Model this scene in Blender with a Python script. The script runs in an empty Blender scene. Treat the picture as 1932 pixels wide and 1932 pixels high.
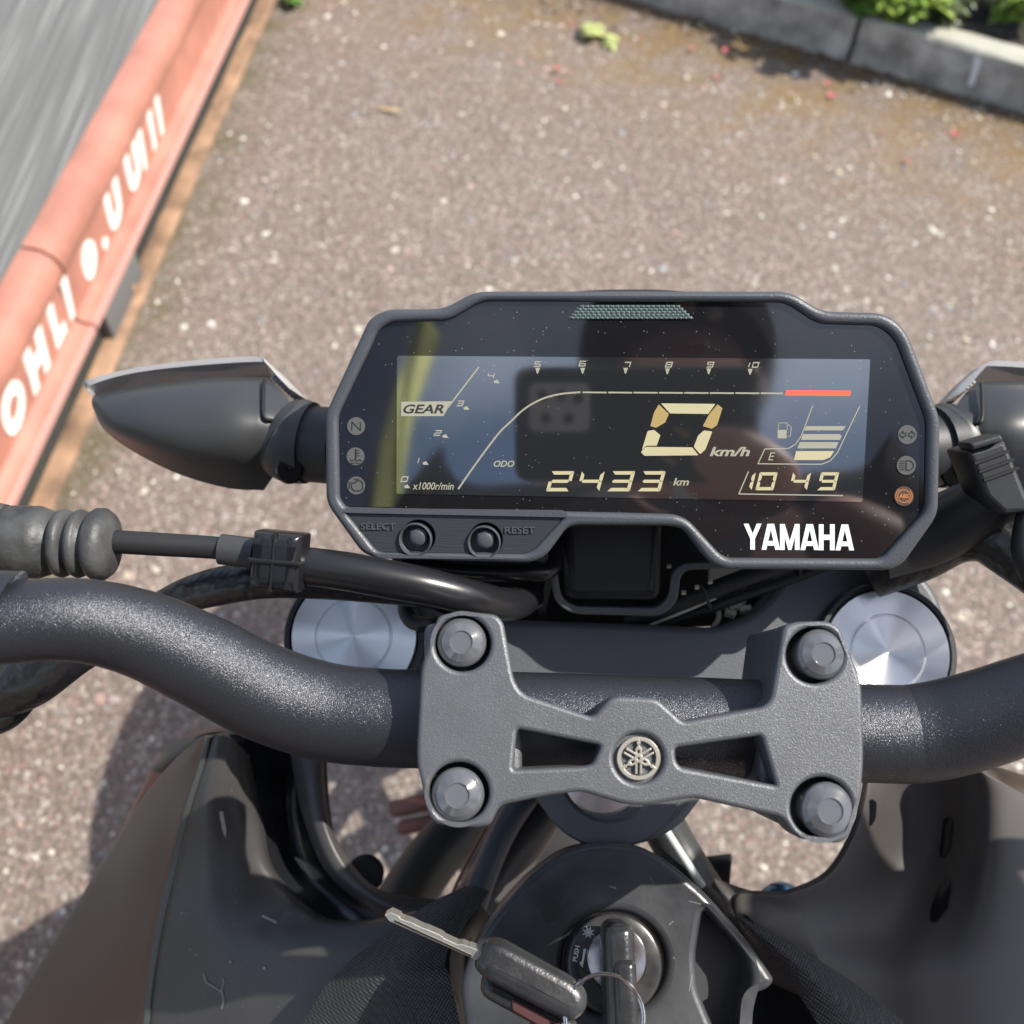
import bpy, bmesh, math, random
import numpy as np
from mathutils import Vector, Matrix
from mathutils.bvhtree import BVHTree

SC = bpy.context.scene
COL = SC.collection
RAD = math.radians
# ------------------------------------------------------------------ camera
CH = 1.34
PITCH = 55.0
cd = bpy.data.cameras.new("camera")
cam = bpy.data.objects.new("camera", cd)
COL.objects.link(cam)
cam.location = (0, 0, CH)
cam.rotation_euler = (RAD(90 - PITCH), 0, 0)
cd.sensor_width = 36
cd.lens = 36
cd.clip_start = 0.002
cd.clip_end = 2000
cd.dof.use_dof = True
cd.dof.focus_distance = 0.325
cd.dof.aperture_fstop = 13
SC.camera = cam
# ------------------------------------------------------------------ sky, sun, exposure
SUN = Vector((0.62, 0.06, 0.78)).normalized()
w = bpy.data.worlds.new("World")
SC.world = w
w.use_nodes = True
nt = w.node_tree
bg = nt.nodes["Background"]
sky = nt.nodes.new("ShaderNodeTexSky")
sky.sky_type = 'NISHITA'
sky.sun_disc = False
sky.sun_elevation = math.asin(SUN.z)
sky.sun_rotation = math.atan2(SUN.x, SUN.y)
sky.air_density = 1.0
sky.dust_density = 1.5
# thin broken cloud over the blue
_tc = nt.nodes.new("ShaderNodeTexCoord")
_nz = nt.nodes.new("ShaderNodeTexNoise"); _nz.inputs["Scale"].default_value = 2.3; _nz.inputs["Detail"].default_value = 7
_mp = nt.nodes.new("ShaderNodeMapping"); _mp.inputs["Scale"].default_value = (1, 1, 1.8)
nt.links.new(_tc.outputs["Generated"], _mp.inputs[0]); nt.links.new(_mp.outputs[0], _nz.inputs["Vector"])
_mr = nt.nodes.new("ShaderNodeMapRange"); _mr.inputs["From Min"].default_value = .45; _mr.inputs["From Max"].default_value = .68
_mr.inputs["To Max"].default_value = .55
nt.links.new(_nz.outputs["Fac"], _mr.inputs["Value"])
_mx = nt.nodes.new("ShaderNodeMix"); _mx.data_type = 'RGBA'
nt.links.new(_mr.outputs[0], _mx.inputs["Factor"]); nt.links.new(sky.outputs[0], _mx.inputs["A"])
_mx.inputs["B"].default_value = (9.6, 10.4, 11.8, 1)
nt.links.new(_mx.outputs["Result"], bg.inputs[0])
bg.inputs[1].default_value = 0.118
sd = bpy.data.lights.new("sun", 'SUN')
sd.energy = 5.0
sd.angle = RAD(0.5)
sd.color = (1.0, 0.945, 0.865)
so = bpy.data.objects.new("sun", sd)
COL.objects.link(so)
so.location = SUN * 20
so.rotation_euler = SUN.to_track_quat('Z', 'Y').to_euler()
SC.view_settings.view_transform = 'Standard'
SC.view_settings.look = 'None'
SC.view_settings.gamma = 1
SC.view_settings.exposure = 0.5
SC.cycles.max_bounces = 6

# ------------------------------------------------------------------ geometry helpers
p_ = RAD(PITCH)
CAM = Vector((0, 0, CH))
Fv = Vector((0, math.cos(p_), -math.sin(p_)))
Uv = Vector((0, math.sin(p_), math.cos(p_)))
Rv = Vector((1, 0, 0))


def ray(px, py):
    return Fv + Rv * ((px - 966) / 1932) - Uv * ((py - 966) / 1932)


def W(px, py, t):
    return CAM + ray(px, py) * t


def G(px, py, z=0.0):
    d = ray(px, py)
    return CAM + d * ((z - CH) / d.z)


class Plane:
    """a real plane of the place; shapes are laid out on it and given thickness"""
    def __init__(s, px, py, t, n):
        s.n = Vector(n).normalized()
        s.o = W(px, py, t)
        s.u = (Rv - s.n * Rv.dot(s.n)).normalized()
        s.v = s.n.cross(s.u)

    def hit(s, px, py, h=0.0):
        d = ray(px, py)
        o = s.o + s.n * h
        return CAM + d * ((o - CAM).dot(s.n) / d.dot(s.n))

    def uv(s, px, py, h=0.0):
        q = s.hit(px, py, h) - s.o
        return (q.dot(s.u), q.dot(s.v))

    def mat(s, h=0.0):
        o = s.o + s.n * h
        return Matrix(((s.u.x, s.v.x, s.n.x, o.x), (s.u.y, s.v.y, s.n.y, o.y), (s.u.z, s.v.z, s.n.z, o.z), (0, 0, 0, 1)))

    def scale(s, px, py, h=0.0):
        a = s.uv(px, py, h)
        b = s.uv(px + 1, py, h)
        return math.hypot(b[0] - a[0], b[1] - a[1])


WL = {}


def finish(name, me, mat, parent=None, smooth=True, angle=35, center=True):
    n = len(me.vertices)
    co = np.empty(n * 3, dtype=np.float32)
    me.vertices.foreach_get("co", co)
    co = co.reshape(-1, 3)
    c = (co.min(0) + co.max(0)) / 2 if (center and n) else np.zeros(3)
    co = co - c
    me.vertices.foreach_set("co", co.astype(np.float32).ravel())
    o = bpy.data.objects.new(name, me)
    COL.objects.link(o)
    o.location = Vector([float(v) for v in c])
    WL[o.name] = o.location.copy()
    if mat:
        me.materials.clear()
        for m in (mat if isinstance(mat, (list, tuple)) else [mat]):
            me.materials.append(m)
    if smooth and len(me.polygons):
        me.shade_smooth()
        me.set_sharp_from_angle(angle=RAD(angle))
    me.update()
    if parent is not None:
        o.parent = parent
        o.matrix_parent_inverse = Matrix.Translation(-WL[parent.name])
    return o


def empty(name, loc):
    o = bpy.data.objects.new(name, None)
    COL.objects.link(o)
    o.location = Vector(loc)
    o.empty_display_size = 0.05
    WL[o.name] = Vector(loc)
    return o


def tag(o, label=None, cat=None, group=None, kind=None):
    if label: o['label'] = label
    if cat: o['category'] = cat
    if group: o['group'] = group
    if kind: o['kind'] = kind
    return o


def mesh(name, verts, faces, mat, parent=None, **k):
    me = bpy.data.meshes.new(name)
    me.from_pydata([tuple(v) for v in verts], [], faces)
    me.validate()
    return finish(name, me, mat, parent, **k)


def frombm(name, bm, mat, parent=None, **k):
    me = bpy.data.meshes.new(name)
    bmesh.ops.recalc_face_normals(bm, faces=bm.faces)
    bm.to_mesh(me)
    bm.free()
    return finish(name, me, mat, parent, **k)


def rounded(pts, r, seg=5):
    """round the corners of a closed outline; r one radius or a list (same units as pts)"""
    n = len(pts)
    out = []
    for i in range(n):
        a, b, c = Vector(pts[i - 1]), Vector(pts[i]), Vector(pts[(i + 1) % n])
        rr = r[i] if isinstance(r, (list, tuple)) else r
        u, v = a - b, c - b
        lu, lv = u.length, v.length
        if rr <= 0 or lu < 1e-9 or lv < 1e-9:
            out.append(tuple(b)); continue
        u /= lu; v /= lv
        d = min(rr, lu * .48, lv * .48)
        p, q = b + u * d, b + v * d
        for k in range(seg + 1):
            t = k / seg
            out.append(tuple((p * (1 - t) ** 2) + (b * 2 * t * (1 - t)) + (q * t * t)))
    return out


def circle(cx, cy, r, n=40, ry=None, a0=0):
    ry = ry or r
    return [(cx + r * math.cos(a0 + 2 * math.pi * i / n), cy + ry * math.sin(a0 + 2 * math.pi * i / n)) for i in range(n)]


def curve_mesh(cu):
    o = bpy.data.objects.new("tmp", cu)
    COL.objects.link(o)
    dg = bpy.context.evaluated_depsgraph_get()
    dg.update()
    me = bpy.data.meshes.new_from_object(o.evaluated_get(dg))
    bpy.data.objects.remove(o)
    return me


def plate(name, pl, loops, top, thick, mat, parent=None, bevel=0.0, bres=2, uvloops=False, angle=35):
    """flat solid from outlines in pixels laid on the plane at height top; holes allowed"""
    cu = bpy.data.curves.new(name, 'CURVE')
    cu.dimensions = '2D'
    cu.fill_mode = 'BOTH'
    for lp in loops:
        pts = lp if uvloops else [pl.uv(x, y, top) for x, y in lp]
        s = cu.splines.new('POLY')
        s.points.add(len(pts) - 1)
        for i, q in enumerate(pts):
            s.points[i].co = (q[0], q[1], 0, 1)
        s.use_cyclic_u = True
    cu.extrude = max(thick / 2 - bevel, 1e-5)
    cu.bevel_depth = bevel
    cu.bevel_resolution = bres
    cu.offset = -bevel
    me = curve_mesh(cu)
    me.transform(pl.mat(top - thick / 2))
    return finish(name, me, mat, parent, angle=angle)


def decal(name, pl, polys, h, mat, parent=None):
    vs, fs = [], []
    for pg in polys:
        b = len(vs)
        q = [pl.hit(x, y, h) for x, y in pg]
        nn = Vector((0, 0, 0))
        for i in range(len(q)):
            nn += q[i - 1].cross(q[i])
        if nn.dot(pl.n) < 0:
            q.reverse()
        vs += q
        fs.append(list(range(b, b + len(pg))))
    return mesh(name, vs, fs, mat, parent, smooth=False)


def stroke(pts, wd, close=False):
    """quads along a polyline"""
    out = []
    P = [Vector(q) for q in pts]
    if close: P.append(P[0])
    for a, b in zip(P[:-1], P[1:]):
        d = (b - a)
        if d.length < 1e-6: continue
        d.normalize()
        n = Vector((-d.y, d.x)) * (wd / 2)
        e = d * (wd * .25)
        out.append([tuple(a - e + n), tuple(b + e + n), tuple(b + e - n), tuple(a - e - n)])
    return out


def text_mesh(s, pl, cx, cy, wpx, hpx, h, thick, shear=0.0, bold=0.0, rot=0.0, space=1.0):
    cu = bpy.data.curves.new("t", 'FONT')
    cu.body = s
    cu.size = 1
    cu.shear = shear
    cu.offset = bold
    cu.resolution_u = 3
    cu.space_character = space
    cu.extrude = 0.0 if thick <= 0 else .5
    me = curve_mesh(cu)
    n = len(me.vertices)
    co = np.empty(n * 3); me.vertices.foreach_get("co", co); co = co.reshape(-1, 3)
    mn, mx = co.min(0), co.max(0)
    sc = pl.scale(cx, cy, h)
    cx_, cy_ = pl.uv(cx, cy, h)
    X = (co[:, 0] - (mn[0] + mx[0]) / 2) / (mx[0] - mn[0]) * wpx * sc
    Y = (co[:, 1] - (mn[1] + mx[1]) / 2) / (mx[1] - mn[1]) * hpx * sc
    Z = co[:, 2] * thick
    c, s_ = math.cos(rot), math.sin(rot)
    co = np.stack([cx_ + X * c - Y * s_, cy_ + X * s_ + Y * c, Z], 1)
    me.vertices.foreach_set("co", co.ravel())
    me.transform(pl.mat(h))
    return me


def text(name, s, pl, cx, cy, wpx, hpx, h, mat, parent, thick=0.0, **k):
    return finish(name, text_mesh(s, pl, cx, cy, wpx, hpx, h, thick, **k), mat, parent, smooth=False)


def join_meshes(name, mes, mat, parent=None, **k):
    bm = bmesh.new()
    for me in mes:
        bm.from_mesh(me)
    me = bpy.data.meshes.new(name)
    bm.to_mesh(me); bm.free()
    return finish(name, me, mat, parent, **k)


def catmull(P, n):
    """P list of vectors (any dim as np arrays) -> smooth samples, n per span"""
    P = [np.array(p, float) for p in P]
    if len(P) < 3:
        return [P[0] + (P[-1] - P[0]) * i / n for i in range(n + 1)]
    Q = [2 * P[0] - P[1]] + P + [2 * P[-1] - P[-2]]
    out = []
    for i in range(1, len(Q) - 2):
        a, b, c, d = Q[i - 1], Q[i], Q[i + 1], Q[i + 2]
        for k in range(n):
            t = k / n
            out.append(.5 * ((2 * b) + (-a + c) * t + (2 * a - 5 * b + 4 * c - d) * t * t + (-a + 3 * b - 3 * c + d) * t ** 3))
    out.append(P[-1])
    return out


def tube(name, pts, mat, parent=None, n=8, seg=24, cap=True, world=False, flat=1.0, **k):
    """swept tube through (px,py,t,r) points (or world points with r)"""
    P = [(*q[:3], q[3]) if world else (*W(q[0], q[1], q[2]), q[3]) for q in pts]
    S = catmull(P, n)
    C = [Vector(s[:3]) for s in S]
    vs, fs = [], []
    T0 = (C[1] - C[0]).normalized()
    N = T0.orthogonal().normalized()
    for i, c in enumerate(C):
        T = (C[min(i + 1, len(C) - 1)] - C[max(i - 1, 0)]).normalized()
        N = (N - T * N.dot(T)).normalized()
        B = T.cross(N)
        r = float(S[i][3])
        for j in range(seg):
            a = 2 * math.pi * j / seg
            vs.append(c + (N * math.cos(a) + B * math.sin(a) * flat) * r)
    m = len(C)
    for i in range(m - 1):
        for j in range(seg):
            k2 = (j + 1) % seg
            fs.append([i * seg + j, i * seg + k2, (i + 1) * seg + k2, (i + 1) * seg + j])
    if cap:
        fs.append(list(range(seg))[::-1])
        fs.append([(m - 1) * seg + j for j in range(seg)])
    return mesh(name, vs, fs, mat, parent, **k)


def lathe(name, org, axis, prof, mat, parent=None, seg=48, cap=True, **k):
    """prof = (radius, height) along axis from org"""
    A = Vector(axis).normalized()
    X = (Rv - A * Rv.dot(A)).normalized()
    Y = A.cross(X)
    vs, fs = [], []
    for r, h in prof:
        for j in range(seg):
            a = 2 * math.pi * j / seg
            vs.append(Vector(org) + A * h + (X * math.cos(a) + Y * math.sin(a)) * r)
    m = len(prof)
    for i in range(m - 1):
        for j in range(seg):
            q = (j + 1) % seg
            fs.append([i * seg + j, i * seg + q, (i + 1) * seg + q, (i + 1) * seg + j])
    if cap:
        fs.append(list(range(seg))[::-1])
        fs.append([(m - 1) * seg + j for j in range(seg)])
    return mesh(name, vs, fs, mat, parent, **k)


def patch(name, rows, mat, parent=None, n=6, thick=0.004, angle=50):
    """smooth skin through rows of (px,py,t), given thickness away from the viewer"""
    R1 = [catmull([tuple(W(*q)) for q in r], n) for r in rows]
    cols = len(R1[0])
    full = []
    for j in range(cols):
        full.append(catmull([R1[i][j] for i in range(len(rows))], n))
    m = len(full[0])
    vs = [Vector(full[j][i]) for i in range(m) for j in range(cols)]
    fs = [[i * cols + j, i * cols + j + 1, (i + 1) * cols + j + 1, (i + 1) * cols + j] for i in range(m - 1) for j in range(cols - 1)]
    o = mesh(name, vs, fs, mat, parent, angle=angle)
    me = o.data
    # orient to the side that faces up/viewer, then solidify away
    s = 0
    me.update()
    for pl_ in list(me.polygons)[::7]:
        c = pl_.center + o.location
        s += pl_.normal.dot((CAM - c).normalized())
    if s < 0:
        me.flip_normals()
    if thick > 0:
        md = o.modifiers.new("solid", 'SOLIDIFY')
        md.thickness = thick
        md.offset = -1
        bv = o.modifiers.new("bevel", 'BEVEL')
        bv.width = thick * .45
        bv.segments = 3
        bv.limit_method = 'ANGLE'
        bv.angle_limit = RAD(55)
    return o


def drape(name, target, polys, mat, parent, off=0.0006):
    """thin marks lying on an existing surface"""
    me = target.data
    L = WL[target.name]
    bvh = BVHTree.FromPolygons([v.co + L for v in me.vertices], [tuple(q.vertices) for q in me.polygons])
    vs, fs = [], []
    for pg in polys:
        b = len(vs); ok = True; q = []
        for x, y in pg:
            h = bvh.ray_cast(CAM, ray(x, y).normalized())
            if h[0] is None: ok = False; break
            nrm = h[1] if h[1].dot(ray(x, y)) < 0 else -h[1]
            q.append(h[0] + nrm * off)
        if not ok: continue
        c = sum(q, Vector()) / len(q)
        vs += q + [c]
        fs += [[b + i, b + (i + 1) % len(q), b + len(q)] for i in range(len(q))]
    if not vs: return None
    return mesh(name, vs, fs, mat, parent)


def box_bm(bm, c, sx, sy, sz, rot=None):
    r = bmesh.ops.create_cube(bm, size=1.0)
    M = Matrix.Translation(Vector(c)) @ (rot.to_4x4() if rot else Matrix.Identity(4)) @ Matrix.Diagonal((sx, sy, sz, 1))
    bmesh.ops.transform(bm, matrix=M, verts=r['verts'])
    return r['verts']


def rbox(name, c, sx, sy, sz, mat, parent=None, rot=None, bevel=0.003, segs=3):
    bm = bmesh.new()
    box_bm(bm, c, sx, sy, sz, rot)
    if bevel:
        bmesh.ops.bevel(bm, geom=bm.edges[:], offset=bevel, segments=segs, affect='EDGES', profile=.5)
    return frombm(name, bm, mat, parent)


def ring(name, c, r, wr, axis, m, parent=None, n=64, sg=10, a0=0, a1=2 * math.pi):
    A = Vector(axis).normalized(); X = A.orthogonal().normalized(); Yv = A.cross(X)
    vs, fs = [], []
    for i in range(n):
        a = a0 + (a1 - a0) * i / n
        d = X * math.cos(a) + Yv * math.sin(a)
        for j in range(sg):
            b = 2 * math.pi * j / sg
            vs.append(Vector(c) + d * (r + wr * math.cos(b)) + A * wr * math.sin(b))
    for i in range(n):
        for j in range(sg):
            i2, j2 = (i + 1) % n, (j + 1) % sg
            fs.append([i * sg + j, i * sg + j2, i2 * sg + j2, i2 * sg + j])
    return mesh(name, vs, fs, m, parent)



# ------------------------------------------------------------------ materials
MATS = {}


def mat(name, base, rough=.5, metal=0.0, var=0.0, vscale=20, bump=0.0, bscale=200, bdist=0.001, coat=0.0, spec=.5, emit=None,
        estr=0.0, rvar=0.0, aniso=0.0, ior=1.5, dust=0.0, alpha=1.0, trans=0.0, bdetail=3, speck=None):
    m = bpy.data.materials.new(name)
    m.use_nodes = True
    t = m.node_tree
    N, L = t.nodes, t.links
    b = N["Principled BSDF"]
    I = b.inputs
    I["Base Color"].default_value = (*base, 1)
    I["Roughness"].default_value = rough
    I["Metallic"].default_value = metal
    I["IOR"].default_value = ior
    I["Specular IOR Level"].default_value = spec
    I["Coat Weight"].default_value = coat
    I["Coat Roughness"].default_value = 0.04
    I["Transmission Weight"].default_value = trans
    if emit:
        I["Emission Color"].default_value = (*emit, 1)
        I["Emission Strength"].default_value = estr
    tc = N.new("ShaderNodeTexCoord")
    col = None
    if var or rvar or dust:
        nz = N.new("ShaderNodeTexNoise")
        nz.inputs["Scale"].default_value = vscale
        nz.inputs["Detail"].default_value = 6
        L.new(tc.outputs["Object"], nz.inputs["Vector"])
    if var:
        mr = N.new("ShaderNodeMapRange")
        mr.inputs["From Min"].default_value = .3
        mr.inputs["From Max"].default_value = .7
        mr.inputs["To Min"].default_value = 1 - var
        mr.inputs["To Max"].default_value = 1 + var
        L.new(nz.outputs["Fac"], mr.inputs["Value"])
        mx = N.new("ShaderNodeVectorMath"); mx.operation = 'SCALE'
        mx.inputs[0].default_value = base
        L.new(mr.outputs[0], mx.inputs["Scale"])
        col = mx.outputs[0]
        L.new(col, I["Base Color"])
    if dust:
        # settled dust: sparse pale specks and faint film
        vo = N.new("ShaderNodeTexVoronoi")
        vo.inputs["Scale"].default_value = 950
        L.new(tc.outputs["Object"], vo.inputs["Vector"])
        lt = N.new("ShaderNodeMath"); lt.operation = 'LESS_THAN'; lt.inputs[1].default_value = .13
        L.new(vo.outputs["Distance"], lt.inputs[0])
        sp = N.new("ShaderNodeSeparateColor")
        L.new(vo.outputs["Color"], sp.inputs[0])
        gt = N.new("ShaderNodeMath"); gt.operation = 'GREATER_THAN'; gt.inputs[1].default_value = 1 - dust
        L.new(sp.outputs[0], gt.inputs[0])
        ml = N.new("ShaderNodeMath"); ml.operation = 'MULTIPLY'
        L.new(lt.outputs[0], ml.inputs[0]); L.new(gt.outputs[0], ml.inputs[1])
        mm = N.new("ShaderNodeMix"); mm.data_type = 'RGBA'
        L.new(ml.outputs[0], mm.inputs["Factor"])
        if col: L.new(col, mm.inputs["A"])
        else: mm.inputs["A"].default_value = (*base, 1)
        mm.inputs["B"].default_value = (.30, .31, .31, 1)
        L.new(mm.outputs["Result"], I["Base Color"])
    if rvar:
        m2 = N.new("ShaderNodeMapRange")
        m2.inputs["From Min"].default_value = .3
        m2.inputs["From Max"].default_value = .7
        m2.inputs["To Min"].default_value = max(rough - rvar, .02)
        m2.inputs["To Max"].default_value = min(rough + rvar, 1)
        L.new(nz.outputs["Fac"], m2.inputs["Value"])
        L.new(m2.outputs[0], I["Roughness"])
    if bump:
        n2 = N.new("ShaderNodeTexNoise")
        n2.inputs["Scale"].default_value = bscale
        n2.inputs["Detail"].default_value = bdetail
        L.new(tc.outputs["Object"], n2.inputs["Vector"])
        bp = N.new("ShaderNodeBump")
        bp.inputs["Strength"].default_value = bump
        bp.inputs["Distance"].default_value = bdist
        L.new(n2.outputs["Fac"], bp.inputs["Height"])
        L.new(bp.outputs[0], I["Normal"])
    MATS[name] = m
    return m


plastic = mat("matte_black_plastic", (.022, .024, .027), .5, bump=.25, bscale=2200, bdist=.0002, var=.15, vscale=60)
plastic_soft = mat("satin_black_plastic", (.040, .042, .044), .42, bump=.06, bscale=900, bdist=.0003, var=.12, vscale=18, rvar=.06)
deep = mat("deep_black", (.008, .008, .009), .6)
gloss_black = mat("gloss_black", (.006, .006, .008), .12, rvar=.05, vscale=30)
bar_paint = mat("coarse_black_powder_coat", (.050, .053, .062), .28, metal=.6, bump=.85, bscale=3300, bdist=.00022, bdetail=1)
clamp_paint = mat("grey_powder_coat", (.116, .121, .130), .42, metal=.4, bump=.6, bscale=3000, bdist=.0002, bdetail=1, var=.08, vscale=90)
yoke_paint = mat("dark_grey_cast_metal", (.085, .090, .100), .5, metal=.2, bump=.35, bscale=1200, bdist=.0003)
bezel_mat = mat("grained_bezel_plastic", (.062, .068, .078), .40, bump=.5, bscale=1500, bdist=.0003)
rubber = mat("weathered_rubber", (.055, .056, .055), .5, bump=.5, bscale=500, bdist=.0005, var=.5, vscale=90)
cable_mat = mat("cable_sheath", (.016, .016, .017), .55, bump=.1, bscale=400, bdist=.0004)
hose_mat = mat("shiny_hose", (.012, .012, .014), .27, bump=.08, bscale=900, bdist=.0002)
tape = mat("black_tape", (.014, .014, .016), .33, bump=.9, bscale=60, bdist=.004)
chrome = mat("chrome", (.62, .61, .58), .16, metal=1.0, var=.1, vscale=300)
key_steel = mat("nickel_key_steel", (.80, .78, .70), .38, metal=.9, bump=.4, bscale=500, bdist=.0003)
bolt_mat = mat("glossy_plastic_bolt_cap", (.10, .104, .112), .13, rvar=.05, vscale=150, coat=.8, bump=.25, bscale=250, bdist=.0004)
lens_clear = mat("clear_lens", (.36, .35, .35), .2, bump=.3, bscale=300, bdist=.0004, coat=.5)


def brushed_disc(name, center, axis):
    m = bpy.data.materials.new(name)
    m.use_nodes = True
    N, L = m.node_tree.nodes, m.node_tree.links
    b = N["Principled BSDF"]
    b.inputs["Base Color"].default_value = (.90, .905, .91, 1)
    b.inputs["Metallic"].default_value = 1
    b.inputs["Roughness"].default_value = .34
    b.inputs["Anisotropic"].default_value = .93
    tc = N.new("ShaderNodeTexCoord")
    # turning marks run round the centre, so the shine spreads along the radius
    A = Vector(axis).normalized()
    c0 = N.new("ShaderNodeVectorMath"); c0.operation = 'CROSS_PRODUCT'
    c0.inputs[1].default_value = A
    L.new(tc.outputs["Object"], c0.inputs[0])
    cr = N.new("ShaderNodeVectorMath"); cr.operation = 'CROSS_PRODUCT'
    cr.inputs[0].default_value = A
    L.new(c0.outputs[0], cr.inputs[1])
    nm = N.new("ShaderNodeVectorMath"); nm.operation = 'NORMALIZE'
    L.new(cr.outputs[0], nm.inputs[0])
    L.new(nm.outputs[0], b.inputs["Tangent"])
    ln = N.new("ShaderNodeVectorMath"); ln.operation = 'LENGTH'
    L.new(tc.outputs["Object"], ln.inputs[0])
    nz = N.new("ShaderNodeTexNoise"); nz.noise_dimensions = '1D'
    nz.inputs["Scale"].default_value = 1400
    L.new(ln.outputs["Value"], nz.inputs["W"])
    bp = N.new("ShaderNodeBump"); bp.inputs["Strength"].default_value = .12; bp.inputs["Distance"].default_value = .0001
    L.new(nz.outputs["Fac"], bp.inputs["Height"])
    L.new(bp.outputs[0], b.inputs["Normal"])
    return m


def asphalt_mat():
    m = bpy.data.materials.new("worn_reddish_asphalt")
    m.use_nodes = True
    N, L = m.node_tree.nodes, m.node_tree.links
    b = N["Principled BSDF"]
    b.inputs["Roughness"].default_value = .85
    tc = N.new("ShaderNodeTexCoord")
    P = tc.outputs["Object"]

    def noise(sc, det=4, rough=.6):
        n = N.new("ShaderNodeTexNoise"); n.inputs["Scale"].default_value = sc; n.inputs["Detail"].default_value = det
        n.inputs["Roughness"].default_value = rough
        L.new(P, n.inputs["Vector"]); return n.outputs["Fac"]

    def rng(v, a, c, lo=0, hi=1):
        r = N.new("ShaderNodeMapRange"); r.inputs["From Min"].default_value = a; r.inputs["From Max"].default_value = c
        r.inputs["To Min"].default_value = lo; r.inputs["To Max"].default_value = hi
        L.new(v, r.inputs["Value"]); return r.outputs[0]

    def mix(f, A, B):
        x = N.new("ShaderNodeMix"); x.data_type = 'RGBA'
        if hasattr(f, 'name'): L.new(f, x.inputs["Factor"])
        else: x.inputs["Factor"].default_value = f
        for k, v in (("A", A), ("B", B)):
            if isinstance(v, tuple): x.inputs[k].default_value = (*v, 1)
            else: L.new(v, x.inputs[k])
        return x.outputs["Result"]

    vo = N.new("ShaderNodeTexVoronoi"); vo.inputs["Scale"].default_value = 150
    L.new(P, vo.inputs["Vector"])
    sp = N.new("ShaderNodeSeparateColor"); L.new(vo.outputs["Color"], sp.inputs[0])
    c = mix(rng(noise(2.2), .38, .62), (.160, .120, .093), (.235, .193, .156))
    # each aggregate stone has its own tone
    stone = mix(sp.outputs[1], (.125, .088, .069), (.34, .285, .228))
    c = mix(.62, c, stone)
    # pinkish and pale stones
    c = mix(rng(sp.outputs[0], .86, .9, 0, .8), c, (.48, .43, .37))
    c = mix(rng(sp.outputs[2], .90, .93, 0, .6), c, (.30, .17, .15))
    # binder between the stones
    c = mix(rng(vo.outputs["Distance"], .30, .62, 0, .75), c, (.115, .088, .074))
    v2 = N.new("ShaderNodeTexVoronoi"); v2.inputs["Scale"].default_value = 300
    L.new(P, v2.inputs["Vector"])
    s2 = N.new("ShaderNodeSeparateColor"); L.new(v2.outputs["Color"], s2.inputs[0])
    c = mix(rng(s2.outputs[0], .8, 1, 0, .45), c, (.46, .42, .38))
    # moss and silt by kerb and platform; darkest band also paints the kerb's shadow
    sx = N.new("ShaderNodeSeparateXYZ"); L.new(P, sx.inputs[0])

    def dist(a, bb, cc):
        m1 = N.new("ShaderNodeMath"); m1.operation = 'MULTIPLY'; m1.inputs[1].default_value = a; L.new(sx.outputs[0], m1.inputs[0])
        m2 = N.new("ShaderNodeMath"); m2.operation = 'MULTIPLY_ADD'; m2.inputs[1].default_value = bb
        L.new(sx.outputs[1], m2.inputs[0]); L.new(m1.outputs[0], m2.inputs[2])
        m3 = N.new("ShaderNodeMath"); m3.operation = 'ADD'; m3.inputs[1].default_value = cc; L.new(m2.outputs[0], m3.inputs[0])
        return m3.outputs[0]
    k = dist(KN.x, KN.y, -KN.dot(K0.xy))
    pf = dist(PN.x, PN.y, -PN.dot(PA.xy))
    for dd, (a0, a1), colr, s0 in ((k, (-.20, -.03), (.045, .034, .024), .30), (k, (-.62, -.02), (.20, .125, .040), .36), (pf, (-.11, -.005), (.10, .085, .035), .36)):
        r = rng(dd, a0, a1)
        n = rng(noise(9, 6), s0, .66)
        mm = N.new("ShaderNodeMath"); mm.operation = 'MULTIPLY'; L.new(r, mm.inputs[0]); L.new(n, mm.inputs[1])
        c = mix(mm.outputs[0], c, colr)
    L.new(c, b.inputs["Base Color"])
    h = N.new("ShaderNodeMath"); h.operation = 'MULTIPLY_ADD'; h.inputs[1].default_value = -.9
    L.new(vo.outputs["Distance"], h.inputs[0]); L.new(noise(160, 5), h.inputs[2])
    bp = N.new("ShaderNodeBump"); bp.inputs["Strength"].default_value = .75; bp.inputs["Distance"].default_value = .004
    L.new(h.outputs[0], bp.inputs["Height"]); L.new(bp.outputs[0], b.inputs["Normal"])
    return m


# ================================================================== SETTING
# kerb line and platform line on the ground
K0 = Vector((.5315, 2.3376, 0)); KD = Vector((.8715, -.4904, 0)).normalized(); KN = Vector((.4904, .8715)).normalized()
PA = Vector((-.5811, 2.4747, 0)); PD = Vector((.09965, .99502, 0)); PN = Vector((-.99502, .09965))

gb = 60
gv = [(-gb, -gb, 0), (gb, -gb, 0), (gb, gb, 0), (-gb, gb, 0)]
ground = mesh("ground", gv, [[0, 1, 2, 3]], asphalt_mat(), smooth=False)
tag(ground, "worn reddish grey asphalt with pale stones", None, None, "structure")

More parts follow.
